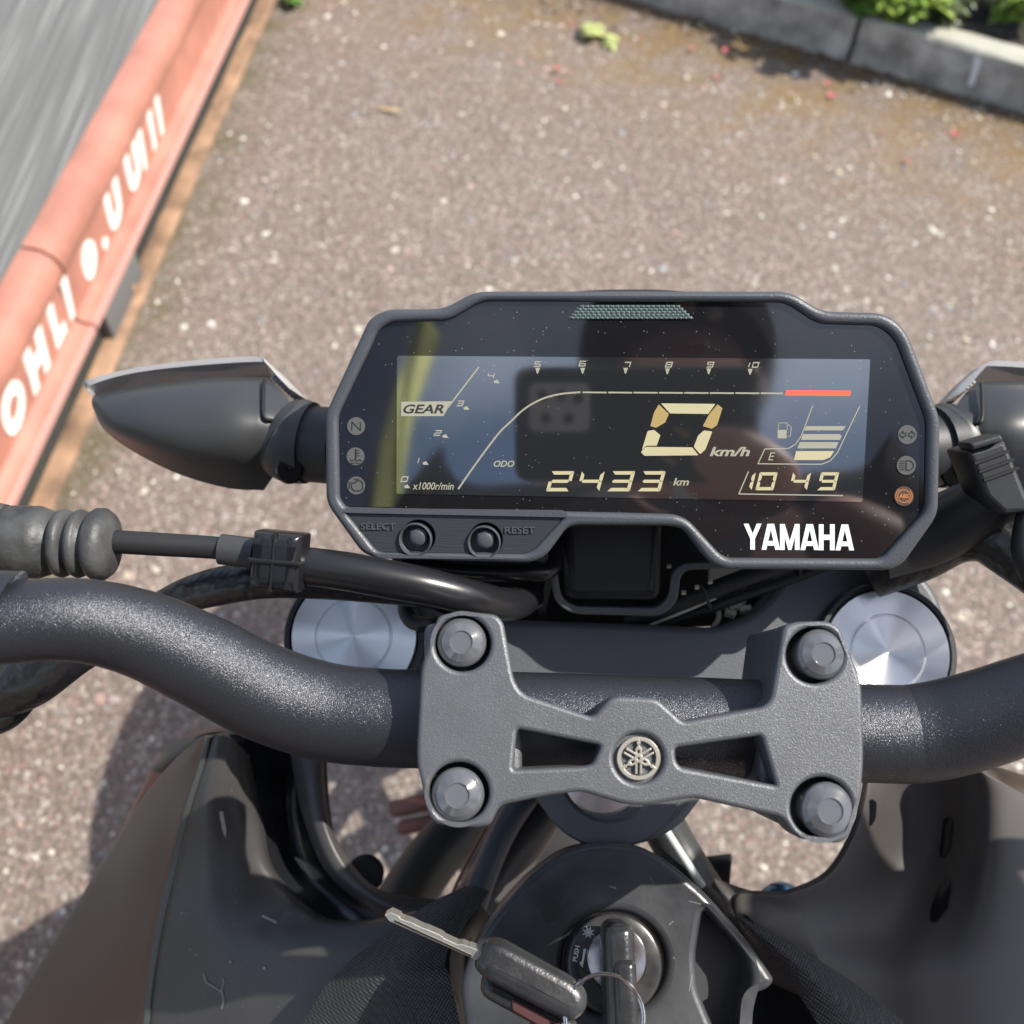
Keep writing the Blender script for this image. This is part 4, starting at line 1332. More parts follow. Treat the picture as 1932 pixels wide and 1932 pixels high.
patch("tank_pad", [P((1384, 1722, .414), (1392, 1735, .413), (1400, 1752, .416)),
                   P((1440, 1752, .409), (1436, 1770, .406), (1440, 1800, .409)),
                   P((1510, 1790, .405), (1500, 1815, .400), (1490, 1850, .402)),
                   P((1590, 1840, .403), (1560, 1870, .396), (1525, 1905, .397)),
                   P((1680, 1908, .402), (1630, 1940, .393), (1570, 1975, .392)),
                   P((1790, 2010, .402), (1720, 2040, .392), (1620, 2070, .388))], pad_m, bike, thick=.004)
brown = mat("dusty_shroud_plastic", (.060, .053, .049), .52, rvar=.08, vscale=16, var=.15, bump=.15, bscale=1200, bdist=.0002)
shr = patch("tank_shroud", [P((1640, 1440, .435), (1700, 1440, .446), (1770, 1445, .444), (1830, 1450, .432), (1880, 1470, .428), (1990, 1530, .440)),
                            P((1636, 1500, .430), (1695, 1505, .452), (1765, 1505, .452), (1835, 1505, .436), (1890, 1515, .428), (2010, 1560, .438)),
                            P((1612, 1580, .428), (1680, 1590, .452), (1755, 1592, .454), (1828, 1592, .436), (1890, 1600, .426), (2010, 1630, .434)),
                            P((1562, 1655, .424), (1645, 1672, .445), (1725, 1680, .449), (1806, 1685, .434), (1880, 1690, .424), (2010, 1710, .431)),
                            P((1480, 1690, .420), (1580, 1738, .433), (1680, 1760, .438), (1770, 1768, .428), (1870, 1775, .420), (2010, 1790, .428)),
                            P((1385, 1700, .420), (1520, 1795, .419), (1645, 1838, .420), (1745, 1845, .416), (1865, 1855, .415), (2010, 1870, .424)),
                            P((1440, 1850, .420), (1560, 1900, .412), (1680, 1940, .412), (1780, 1960, .411), (1880, 1970, .412), (2020, 1990, .422))], brown, bike, thick=.003, n=8)
patch("tank_shroud", [P((1345, 1655, .432), (1420, 1680, .428), (1500, 1695, .428)), P((1352, 1670, .425), (1430, 1730, .420), (1530, 1770, .420)), P((1375, 1725, .42), (1450, 1780, .418), (1560, 1840, .418))], brown, bike, thick=.003)
patch("tank_inner", [P((1380, 1750, .44), (1450, 1790, .43), (1520, 1830, .425)), P((1370, 1860, .44), (1450, 1880, .44), (1560, 1900, .43)), P((1360, 2060, .44), (1480, 2060, .44), (1640, 2060, .42))], deep, bike, thick=.002)
for q in ([(1782, 1545), (1793, 1540), (1800, 1550), (1793, 1605), (1780, 1622), (1774, 1614)], [(1773, 1672), (1787, 1656), (1796, 1664), (1790, 1712), (1766, 1742), (1756, 1738), (1757, 1716)], [(1640, 1505), (1652, 1512), (1650, 1545), (1640, 1560)]):
    drape("shroud_slot", shr, [rounded(q, 6)], gloss_black, shr)
patch("side_panel", [P((1835, 1436, .46), (1880, 1446, .462), (1960, 1470, .47)), P((1870, 1466, .447), (1905, 1480, .455), (1980, 1510, .466)), P((1915, 1500, .452), (1940, 1530, .458), (2000, 1560, .466))], sheen, bike, thick=.003)

# small parts around the left radiator cap
pinkm = mat("bronze_trim", (.19, .085, .065), .3, metal=.5)
patch("shroud_cap", [P((292, 1438, .470), (318, 1408, .458), (372, 1380, .450), (450, 1366, .452)),
                     P((286, 1452, .462), (326, 1428, .448), (380, 1394, .440), (455, 1384, .445)),
                     P((312, 1462, .458), (340, 1440, .450), (384, 1404, .445), (460, 1400, .450))], panel_m, bike, thick=.003)
patch("trim_strip", [P((290, 1440, .475), (300, 1446, .470), (318, 1455, .468)), P((255, 1510, .482), (262, 1512, .478), (272, 1512, .476)), P((218, 1590, .492), (226, 1590, .488), (238, 1588, .486))], pinkm, bike, thick=.002)

# things seen through the gap beside the steering head
tube("radiator_hose", [(905, 1480, .60, .0150), (870, 1555, .585, .0150), (812, 1625, .565, .0150), (762, 1700, .54, .0150), (720, 1780, .51, .0150)], cable_mat, bike)
tube("frame_tube", [(1090, 1400, .52, .013), (1010, 1540, .50, .0125), (945, 1640, .48, .012), (880, 1740, .465, .012), (850, 1830, .46, .012)], panel_m, bike)
tube("frame_tube", [(1040, 1450, .56, .010), (960, 1600, .53, .010), (880, 1740, .50, .010), (820, 1860, .48, .010)], deep, bike)
tube("frame_tube", [(1010, 1480, .49, .006), (955, 1560, .475, .006), (910, 1660, .46, .006), (880, 1760, .45, .006)], yoke_paint, bike)
tube("throttle_cable", [(918, 1560, .50, .0008), (870, 1650, .49, .0008), (842, 1715, .48, .0008)], pinkm, bike)
tube("frame_tube", [(1238, 1530, .46, .010), (1275, 1600, .46, .010), (1330, 1690, .455, .010), (1400, 1790, .45, .010)], plastic_soft, bike)
pale = mat("pale_painted_tube", (.55, .60, .58), .35)
tube("pale_cable", [(1252, 1560, .445, .0018), (1288, 1616, .445, .0018), (1325, 1672, .445, .0018)], pale, bike)
o_ = Plane(1345, 1650, .47, -ray(1345, 1650))
plate("rubber_block", o_, [rounded([(1310, 1618), (1382, 1610), (1374, 1700), (1300, 1700)], 6)], 0, .02, deep, bike, bevel=.001)
bluem = mat("blue_anodised_cap", (.10, .24, .42), .22, metal=.8)
lathe("coolant_cap", W(1480, 1712, .50), Vector((0, -.1, 1)), [(.0125, -.012), (.0125, -.002), (.010, .003), (.006, .0055), (.0005, .006)], bluem, bike, seg=32)
o_ = W(775, 1520, .72)
cb = bmesh.new(); box_bm(cb, o_, .030, .012, .006, Matrix.Rotation(.2, 3, 'Z')); box_bm(cb, o_ + Vector((.004, -.012, -.006)), .026, .010, .006, Matrix.Rotation(.2, 3, 'Z'))
bmesh.ops.bevel(cb, geom=cb.edges[:], offset=.0015, segments=2, affect='EDGES')
frombm("bracket", cb, pinkm, bike)

# ---------------- indicators
def blinker(side):
    s = side
    if s < 0:
        X = lambda x: x
    else:
        X = lambda x: 2350 - x      # the twin is the mirror image about the steering axis
    Yo = 0 if s < 0 else 8
    def w_(x, y, t): return W(X(x), y + Yo, t)
    rows = [[(504, 712, .405), (498, 730, .398), (496, 789, .386), (500, 850, .390), (498, 925, .408)],
            [(440, 711, .405), (436, 730, .394), (432, 790, .383), (435, 860, .387), (430, 921, .408)],
            [(360, 716, .406), (356, 736, .395), (350, 795, .385), (345, 855, .389), (336, 894, .408)],
            [(280, 725, .408), (274, 742, .398), (266, 788, .390), (258, 828, .394), (250, 851, .409)],
            [(215, 737, .410), (210, 750, .403), (203, 775, .399), (200, 800, .401), (196, 810, .411)],
            [(178, 745, .413), (175, 750, .411), (173, 756, .409), (174, 765, .411), (176, 772, .414)]]
    G_ = [catmull([tuple(w_(*q)) for q in r], 5) for r in rows]
    cols = len(G_[0])
    full = [catmull([G_[i][j] for i in range(len(rows))], 5) for j in range(cols)]
    m = len(full[0])
    vs = [Vector(full[j][i]) for i in range(m) for j in range(cols)]
    fs = [[i * cols + j, i * cols + j + 1, (i + 1) * cols + j + 1, (i + 1) * cols + j] for i in range(m - 1) for j in range(cols - 1)]
    # inner face towards the stalk
    b = len(vs)
    root = [(530, 735, .402), (548, 762, .396), (552, 800, .392), (530, 850, .392), (515, 900, .402)]
    Rr = catmull([tuple(w_(*q)) for q in root], 5)
    vs += [Vector(q) for q in Rr]
    fs += [[j, b + j, b + j + 1, j + 1] for j in range(cols - 1)]
    # closed underside
    b2 = len(vs)
    ctr = w_(420, 800, .432)
    vs.append(ctr)
    ring = list(range(0, m * cols, cols)) + [(m - 1) * cols + j for j in range(1, cols)] + [i * cols + cols - 1 for i in range(m - 2, -1, -1)] + [b + cols - 1 - j for j in range(cols)]
    for q in range(len(ring)):
        fs.append([ring[q], ring[(q + 1) % len(ring)], b2])
    bm = bmesh.new()
    bv = [bm.verts.new(v) for v in vs]
    for f in fs:
        try: bm.faces.new([bv[i] for i in f])
        except ValueError: pass
    bmesh.ops.remove_doubles(bm, verts=bm.verts, dist=1e-5)
    body = frombm("turn_signal", bm, plastic_soft, bike, angle=28)
    # clear lens along the front edge
    ln = [(172, 752, .412), (178, 740, .4125), (230, 722, .412), (300, 710, .411), (400, 701, .410), (500, 696, .409), (524, 706, .409), (552, 732, .408), (580, 762, .407)]
    lo = [(175, 760, .425), (182, 757, .42), (232, 742, .42), (302, 729, .419), (400, 718, .418), (496, 713, .417), (512, 724, .416), (535, 750, .414), (556, 772, .412)]
    A = catmull([tuple(w_(*q)) for q in ln], 5); B = catmull([tuple(w_(*q)) for q in lo], 5)
    vs, fs = [], []
    for a, c_ in zip(A, B):
        a, c_ = Vector(a), Vector(c_)
        dn = Vector((0, .006, -.012))
        for q in (c_ + Vector((0, 0, .0125)), a.lerp(c_, .35) + Vector((0, 0, .006)), a + Vector((0, .0012, .001)), a + dn, c_ + dn): vs.append(q)
    for i in range(len(A) - 1):
        for j in range(5):
            q = (j + 1) % 5
            fs.append([i * 5 + j, i * 5 + q, (i + 1) * 5 + q, (i + 1) * 5 + j])
    fs.append([0, 1, 2, 3, 4]); e = (len(A) - 1) * 5; fs.append([e, e + 4, e + 3, e + 2, e + 1])
    bm = bmesh.new(); bv = [bm.verts.new(v) for v in vs]
    for f in fs: bm.faces.new([bv[i] for i in f])
    frombm("lens", bm, lens_clear, body)
    # seam where the lens meets the shell, ribs on the lens' inner shoulder
    tube("shell_seam", [(*w_(499, 716, .3985), .0007), (*w_(497, 745, .3915), .0007), (*w_(499, 786, .3848), .0007), (*w_(520, 794, .3885), .0007), (*w_(543, 798, .3915), .0007)], deep, body, world=True, seg=8)
    for k in range(9):
        a_ = k / 8
        tube("lens_rib", [(*w_(512 + 46 * a_, 716 + 42 * a_, .4085), .0009), (*w_(518 + 46 * a_, 710 + 42 * a_, .409), .0009), (*w_(524 + 46 * a_, 706 + 42 * a_, .4095), .0009)], lens_clear, body, world=True, seg=8, n=3)
    # rubber stalk
    p1 = [(*w_(535, 822, .402), .0155), (*w_(556, 832, .401), .0160), (*w_(590, 838, .400), .0150), (*w_(640, 842, .398), .0150)]
    tube("stalk", p1, plastic, body, world=True, flat=1.0, seg=32)
    rg = [(*w_(549, 826, .4005), .0166), (*w_(560, 832, .4000), .0168), (*w_(586, 836, .399), .0160)]
    tube("stalk_collar", rg, plastic_soft, body, world=True, seg=32)
    sc_ = w_(546, 887, .3880)
    lathe("screw", sc_, (CAM - sc_).normalized(), [(.0053, -.004), (.0053, .0005), (.0045, .0013), (.0015, .0013), (.0012, .0003), (.0001, .0003)], gloss_black, body, seg=28)


blinker(-1)
blinker(1)

# ---------------- cables on the left
bt = [(-.235, .125, 1.095, .0085), (*W(-120, 1030, .325), .0105), (*W(-30, 1019, .330), .0122), (*W(10, 1020, .331), .0118)]
tube("cable_boot_end", bt, rubber, bike, world=True)
prof_x = [2, 12, 30, 70, 92, 100, 108, 116, 128, 138, 146, 152, 158, 166, 176, 186, 196, 208, 214, 217]
# bellows boot: radius changes along its axis
a0 = Vector(W(5, 1021, .331)); a1 = Vector(W(222, 1028, .331)); ax = (a1 - a0); LB = ax.length; ax.normalize()
pf = [(.0085, -.001), (.0112, .0), (.0117, .003), (.0118, .012), (.0105, .0155), (.0086, .0165), (.0086, .0175), (.0108, .0185), (.0112, .0200), (.0106, .0213), (.0086, .0220), (.0086, .0230), (.0106, .0238), (.0112, .0252), (.0106, .0265), (.0088, .0272), (.0088, .0280), (.0108, .0290), (.0118, .0305), (.0117, .0330), (.0100, .0352), (.0075, .0362), (.0042, .0366)]
lathe("cable_boot", a0, ax, pf, rubber, bike, seg=56, angle=70)
tube("clutch_cable", [(200, 1021, .331, .0038), (300, 1027, .332, .0038), (400, 1033, .333, .0037), (500, 1042, .333, .0036)], cable_mat, bike)
tube("cable_sleeve", [(416, 1036, .333, .0050), (450, 1040, .333, .0050), (480, 1044, .333, .0050)], plastic_soft, bike, n=4)
tube("brake_hose", [(540, 1064, .334, .0062), (640, 1076, .335, .0064), (740, 1094, .337, .0064), (820, 1110, .340, .0062), (900, 1130, .347, .0060), (965, 1140, .362, .0058), (1000, 1125, .380, .0056)], hose_mat, bike, seg=32)
cl = Plane(517, 1060, .3245, nM + Vector((0, 0, .1)))
ck = rounded([(474, 1001), (568, 1010), (558, 1122), (464, 1112)], 6)
clip = plate("cable_clip", cl, [ck], .003, .017, hose_mat, bike, bevel=.004, bres=4)
plate("clip_band", cl, [rounded([(466, 1052), (566, 1060), (565, 1070), (465, 1062)], 3)], .0038, .003, hose_mat, clip, bevel=.0006)
plate("clip_band", cl, [rounded([(516, 1004), (521, 1004), (510, 1118), (505, 1118)], 2)], .0036, .003, hose_mat, clip, bevel=.0005)
tube("wiring_loom", [(200, 1190, .352, .0040), (290, 1152, .350, .0052), (355, 1122, .348, .0060), (425, 1104, .345, .0066), (500, 1096, .342, .0060), (600, 1105, .346, .0046), (720, 1116, .352, .0042), (830, 1130, .36, .0038)], tape, bike)
tube("wiring_loom", [(-60, 1330, .35, .006), (10, 1300, .345, .0095), (60, 1275, .34, .0100), (140, 1225, .335, .0085), (230, 1190, .34, .006)], tape, bike)
tube("wiring_loom", [(-50, 1370, .36, .005), (0, 1355, .352, .0052), (30, 1335, .348, .0048), (60, 1290, .345, .005)], tape, bike)
tube("hook_clip", [(768, 1125, .372, .0026), (764, 1150, .370, .0026), (776, 1172, .368, .0027), (800, 1178, .366, .0028), (818, 1180, .364, .0030), (816, 1196, .363, .0028), (790, 1198, .363, .0026)], cable_mat, bike)

# ---------------- cables on the right
tube("brake_hose", [(1660, 1040, .372, .0105), (1760, 1010, .368, .0105), (1850, 960, .360, .0100), (1940, 900, .352, .0095), (2060, 850, .345, .009)], cable_mat, bike, seg=32)
tube("brake_hose", [(1700, 1000, .380, .007), (1790, 960, .375, .007), (1860, 930, .368, .007), (1950, 880, .36, .007)], cable_mat, bike)
tube("wiring_loom", [(1640, 1080, .385, .010), (1730, 1045, .378, .0105), (1800, 1010, .372, .0105), (1860, 1010, .366, .0100), (1915, 1045, .360, .0095), (1990, 1100, .352, .009)], tape, bike, seg=32)
tube("wiring_loom", [(1955, 940, .345, .004), (1938, 985, .344, .004), (1932, 1040, .344, .004), (1950, 1090, .344, .004)], cable_mat, bike)
cr = Plane(1880, 890, .338, nM)
clr = plate("cable_clip", cr, [rounded([(1824, 852), (1896, 828), (1938, 930), (1955, 965), (1895, 972), (1860, 940)], 8)], 0, .02, plastic, bike, bevel=.002)
plate("clip_tab", cr, [rounded([(1830, 836), (1888, 819), (1896, 832), (1836, 850)], 3)], .003, .012, plastic, clr, bevel=.001)
for k in range(3):
    plate("clip_band", cr, [rounded([(1838 + k * 9, 872 + k * 16), (1904 + k * 9, 848 + k * 16), (1906 + k * 9, 853 + k * 16), (1840 + k * 9, 877 + k * 16)], 2)], .001, .002, deep, clr)
lathe("screw", W(1892, 1104, .33), -ray(1892, 1104), [(.002, 0), (.002, .001)], chrome, bike) if False else None

# ---------------- the rest of the machine, below and behind
def loft(name, secs, m, parent, n=28, e=2.6, **k):
    vs, fs = [], []
    S = catmull(secs, 5)
    for (y, x0, zc, rx, rz) in S:
        for j in range(n):
            a = 2 * math.pi * j / n
            c, s_ = math.cos(a), math.sin(a)
            vs.append(Vector((x0 + rx * math.copysign(abs(c) ** (2 / e), c), y, zc + rz * math.copysign(abs(s_) ** (2 / e), s_))))
    for i in range(len(S) - 1):
        for j in range(n):
            q = (j + 1) % n
            fs.append([i * n + j, i * n + q, (i + 1) * n + q, (i + 1) * n + j])
    fs.append(list(range(n))[::-1]); fs.append([(len(S) - 1) * n + j for j in range(n)])
    return mesh(name, vs, fs, m, parent, **k)


loft("fuel_tank", [(.045, .04, .86, .10, .035), (.02, .04, .85, .125, .06), (-.06, .04, .845, .145, .095), (-.16, .04, .835, .135, .10), (-.25, .04, .80, .10, .085), (-.30, .04, .78, .08, .06)], sheen, bike)
loft("seat", [(-.27, .04, .775, .075, .02), (-.36, .04, .765, .10, .035), (-.52, .04, .77, .12, .04), (-.66, .04, .80, .11, .035), (-.82, .04, .83, .08, .03), (-.90, .04, .85, .05, .02)], rubber, bike)
loft("tail", [(-.30, .04, .70, .09, .05), (-.55, .04, .71, .10, .05), (-.80, .04, .77, .08, .05), (-.98, .04, .83, .04, .02)], panel_m, bike)
loft("engine", [(.04, .04, .46, .09, .11), (-.02, .04, .48, .12, .17), (-.15, .04, .46, .14, .19), (-.30, .04, .42, .14, .16), (-.40, .04, .42, .10, .10)], yoke_paint, bike, e=4)
for (y, r, wd_) in ((.525, .312, .06), (-.86, .305, .07)):
    whl = lathe("wheel", (.04 - wd_ / 2, y, r), (1, 0, 0), [(r - .062, .004), (r - .03, 0), (r - .010, wd_ * .22), (r, wd_ * .5), (r - .010, wd_ * .78), (r - .03, wd_), (r - .062, wd_ - .004), (r - .062, .004)], rubber, bike, cap=False)
    lathe("rim", (.04 - wd_ / 2, y, r), (1, 0, 0), [(r - .060, .006), (r - .075, wd_ * .4), (r - .075, wd_ * .6), (r - .060, wd_ - .006)], gloss_black, whl, cap=False)
    cb = bmesh.new()
    for k in range(5):
        a = k * 2 * math.pi / 5
        box_bm(cb, (.04, y + math.cos(a) * (r - .05) / 2, r + math.sin(a) * (r - .05) / 2), .022, r - .07, .03, Matrix.Rotation(a, 3, 'X'))
    frombm("spokes", cb, gloss_black, whl)
fn = [(.04 + .055 * math.sin(a_), a_) for a_ in (0,)]
vs, fs = [], []
for i in range(17):
    a = RAD(25 + 130 * i / 16)
    for j in range(9):
        b = RAD(-80 + 160 * j / 8)
        vs.append(Vector((.03 + .072 * math.sin(b), .525 + math.cos(a) * (.315 + .05 * math.cos(b)), .315 + math.sin(a) * (.315 + .05 * math.cos(b)))))
for i in range(16):
    for j in range(8):
        fs.append([i * 9 + j, i * 9 + j + 1, (i + 1) * 9 + j + 1, (i + 1) * 9 + j])
fd = mesh("front_fender", vs, fs, panel_m, bike)
md = fd.modifiers.new("s", 'SOLIDIFY'); md.thickness = .003
tube("swingarm", [(-.05, -.35, .38, .022), (-.05, -.60, .34, .022), (-.05, -.86, .305, .020)], yoke_paint, bike, world=True)
tube("swingarm", [(.13, -.35, .38, .022), (.13, -.60, .34, .022), (.13, -.86, .305, .020)], yoke_paint, bike, world=True)
tube("exhaust", [(.06, .06, .40, .02), (.10, .02, .22, .02), (.14, -.25, .20, .022), (.17, -.50, .28, .035), (.19, -.80, .42, .045), (.195, -.90, .46, .040)], chrome, bike, world=True)
tube("side_stand", [(-.09, -.18, .25, .010), (-.16, -.22, .12, .010), (-.23, -.25, .006, .010)], yoke_paint, bike, world=True)
for s_, x_ in ((-1, -.115), (1, .195)):
    tube("footpeg", [(x_ - s_ * .06, -.33, .35, .012), (x_ + s_ * .01, -.33, .355, .012), (x_ + s_ * .05, -.33, .355, .012)], rubber, bike, world=True)
for s_, x_ in ((-1, -.235), (1, .285)):
    b_ = Vector((x_, .085, 1.085))
    lathe("switch_housing", b_ - Vector((s_ * .015, 0, 0)), (s_, -.25 , 0), [(.020, 0), (.023, .004), (.023, .040), (.019, .044)], plastic, bike, seg=32)
    tube("mirror_stem", [(*(b_ + Vector((0, .015, .012))), .006), (*(b_ + Vector((s_ * .01, .03, .06))), .006), (*(b_ + Vector((s_ * .06, .015, .115))), .0055), (*(b_ + Vector((s_ * .13, .0, .135))), .005)], plastic, bike, world=True)
    hc = b_ + Vector((s_ * .135, -.012, .135))
    MP = Plane(966, 966, .3, (s_ * -.30, -.52, .80)); MP.o = hc + Vector((0, .03, 0))  # out-of-view mirrors, tilted, shifted and enlarged to shade the right shroud
    MP.u = (Rv - MP.n * Rv.dot(MP.n)).normalized(); MP.v = MP.n.cross(MP.u)
    mo = rounded([(-s_ * .095, -.040), (-s_ * .085, .055), (s_ * .05, .066), (s_ * .105, .02), (s_ * .09, -.055), (-s_ * .02, -.066)], .03)
    mh = plate("mirror_housing", MP, [mo], 0, .022, plastic_soft, bike, bevel=.006, bres=4, uvloops=True)
    plate("mirror_glass", MP, [[(a * .9, b * .88) for a, b in mo]], .0008, .001, MATS.get("mirror_glass") or mat("mirror_glass", (.8, .8, .8), .02, metal=1), mh, uvloops=True)
    tube("lever", [(*(b_ + Vector((0, .05, -.01))), .006), (*(b_ + Vector((s_ * .08, .055, -.012))), .0055), (*(b_ + Vector((s_ * .17, .03, -.014))), .0065)], yoke_paint, bike, world=True)
lathe("brake_reservoir", (.225, .115, 1.095), (0, -.1, 1), [(.022, 0), (.024, .003), (.024, .024), (.0255, .025), (.0255, .033), (.023, .035), (.0005, .035)], plastic, bike, seg=40)  # out-of-view part, added so its shadow falls on the right bar

# ================================================================== KEYS
Bu, Bv, Bn = I_.u, I_.v, I_.n
RI = Matrix(((Bu.x, Bv.x, Bn.x), (Bu.y, Bv.y, Bn.y), (Bu.z, Bv.z, Bn.z)))
key_m = mat("black_key_plastic", (.028, .029, .031), .26, bump=.35, bscale=900, bdist=.0003, rvar=.08, vscale=90, var=.25)
redp = mat("red_key_reflection", (.045, .008, .008), .4)  # dark red reflection on the loose key, put into a base colour
kroot = empty("ignition_key", I_.hit(1172, 1812, 0)); tag(kroot, "black plastic headed key standing upright in the ignition lock", "key")
top0 = I_.hit(1170, 1742, .030); top1 = I_.hit(1176, 1985, .030)
cK = (top0 + top1) / 2 - Bn * .012
lenK = (top1 - top0).length
rbox("key_head", cK, .0098, lenK, .024, key_m, kroot, RI, .0038, 5)
rbox("head_ridge", cK + Bn * .0008 - Bv * .005 + Bu * .0012, .0074, lenK - .011, .0250, key_m, kroot, RI, .0026, 4)
rbox("key_red_patch", cK - Bv * .016 + Bn * .0045 + Bu * .0013, .0068, .008, .0200, redp, kroot, RI, .002, 3)
rbox("key_blade", I_.hit(1168, 1812, .004), .0024, .0085, .02, key_steel, kroot, RI, .0004, 2)

k0, k1 = Vector(W(728, 1722, .302)), Vector(W(922, 1808, .300))
h0, h1_ = Vector(W(908, 1796, .300)), Vector(W(1108, 1904, .297))
sroot = empty("spare_key", (k0 + h1_) / 2); tag(sroot, "second key lying over the tank, silver blade pointing to the left", "key")


def frame(a, b, up):
    X = (b - a).normalized(); Z = (up - X * up.dot(X)).normalized(); Yv = Z.cross(X)
    return Matrix(((X.x, Yv.x, Z.x), (X.y, Yv.y, Z.y), (X.z, Yv.z, Z.z)))


upk = (CAM - h0).normalized()
RK = frame(h0, h1_, upk)
# head: blocky outline with chamfered corners
hL = (h1_ - h0).length
KP = Plane(1000, 1850, .2935, upk)
KP.o = (h0 + h1_) / 2 + upk * .006; KP.u = Vector(RK.col[0]); KP.v = Vector(RK.col[1]); KP.n = Vector(RK.col[2])
hp = rounded([(-hL * .5, -.0045), (-hL * .5, .0040), (-hL * .40, .0062), (hL * .30, .0060), (hL * .45, .0042), (hL * .5, -.0005), (hL * .42, -.0056), (-hL * .35, -.0060)], .0035, 8)
plate("key_head", KP, [hp], 0, .0135, key_m, sroot, bevel=.0040, bres=6, uvloops=True, angle=60)
hp2 = rounded([(-hL * .34, -.0105), (-hL * .40, -.004), (hL * .50, -.004), (hL * .56, -.0085), (hL * .40, -.0105)], .003, 8)
plate("key_skirt", KP, [hp2], -.0068, .0085, key_m, sroot, bevel=.0030, bres=5, uvloops=True, angle=60)
hp3 = rounded([(-hL * .05, -.0100), (-hL * .1, -.0068), (hL * .4, -.0068), (hL * .42, -.0092), (hL * .25, -.0102)], .001)
plate("key_red_patch", KP, [hp3], -.0064, .004, redp, sroot, bevel=.0004, bres=2, uvloops=True)  # small plate carrying the painted red reflection
RB = frame(k0, k1, (upk + Vector((0, -.5, 0))).normalized())
BP = Plane(800, 1760, .30, upk); BP.o = (k0 + k1) / 2; BP.u = Vector(RB.col[0]); BP.v = Vector(RB.col[1]); BP.n = Vector(RB.col[2])
bL = (k1 - k0).length / 2
bl = [(-bL, -.0004), (-bL + .0012, .0014), (-bL + .004, .0014)]
xx = -bL + .004
rk2 = random.Random(3)
while xx < bL * .55:
    hgt = rk2.uniform(.0006, .0015)
    bl += [(xx + .0006, hgt), (xx + .0022, hgt)]; xx += .0028
bl = [(x, y * .85) for x, y in bl]
bl += [(bL * .6, .0014), (bL, .0014), (bL, -.0014), (bL * .5, -.0014), (-bL + .002, -.0014)]
plate("key_blade", BP, [bl], .0012, .0042, key_steel, sroot, bevel=.0002, bres=1, uvloops=True, angle=20)
plate("blade_groove", BP, [[(-bL * .8, -.0003), (bL * .7, -.0006), (bL * .7, -.0011), (-bL * .8, -.0009)]], .00145, .0006, mat("key_shadow_steel", (.3, .28, .22), .3, metal=1), sroot, uvloops=True)


kr = ring("key_ring", W(1140, 1918, .292), .0112, .0006, Vector((0, -.35, .93)), chrome)
tag(kr, "thin silver wire ring linking the two keys", "key ring")
# ================================================================== PHOTOGRAPHER (stands astride, seen mirrored in the display glass)
jacket = mat("dark_jacket_cloth", (.022, .017, .017), .85, var=.3, vscale=12, bump=.3, bscale=300, bdist=.001)
skin_m = mat("skin", (.42, .22, .16), .5, var=.08, vscale=40)
hair_m = mat("dark_cap_cloth", (.018, .018, .02), .9)
jeans = mat("dark_jeans_cloth", (.03, .04, .06), .85)


def skinned(name, verts, edges, radii, m, parent=None, sub=2, root=0):
    me = bpy.data.meshes.new(name)
    me.from_pydata([tuple(v) for v in verts], edges, [])
    o = bpy.data.objects.new(name, me); COL.objects.link(o)
    sk = o.modifiers.new("skin", 'SKIN'); sk.use_smooth_shade = True
    sb = o.modifiers.new("sub", 'SUBSURF'); sb.levels = sub; sb.render_levels = sub
    for i, r in enumerate(radii):
        rx, ry = r if isinstance(r, tuple) else (r, r)
        me.skin_vertices[0].data[i].radius = (rx, ry)
        me.skin_vertices[0].data[i].use_root = (i == root)
    dg = bpy.context.evaluated_depsgraph_get(); dg.update()
    m2 = bpy.data.meshes.new_from_object(o.evaluated_get(dg))
    bpy.data.objects.remove(o)
    return finish(name, m2, m, parent, angle=80)


def Cp(x, y, z):  # point given right / up / behind the lens, in metres
    return CAM + Rv * x + Uv * y - Fv * z


# phone, its camera at the lens
phone = empty("phone", Cp(.045, -.012, .006)); tag(phone, "black phone held sideways above the handlebar, taking the picture", "phone")
PP = Plane(966, 966, .3, -Fv); PP.o = Cp(0, 0, .0035); PP.u = -Rv * 1.0; PP.v = Uv; PP.n = Fv; PP.u = Rv; PP.n = -Fv
ph_m = mat("phone_back", (.012, .012, .013), .35)
mod_m = mat("phone_camera_island", (.42, .41, .44), .35)
body_l = rounded([(-.030, -.050), (.130, -.050), (.130, .026), (-.030, .026)], .010)
plate("phone_body", PP, [body_l], .0099, .0085, ph_m, phone, bevel=.002, uvloops=True)
plate("camera_island", PP, [rounded([(-.020, -.016), (.020, -.016), (.020, .016), (-.020, .016)], .006)], .0014, .0014, mod_m, phone, uvloops=True)
for (x, y) in ((-.011, .008), (.001, .008), (.012, .006), (-.009, -.007), (.006, -.007)):
    lathe("phone_lens", Cp(x, y, .0028), -Fv, [(.0036, 0), (.0036, .0010)], gloss_black, phone, seg=20)

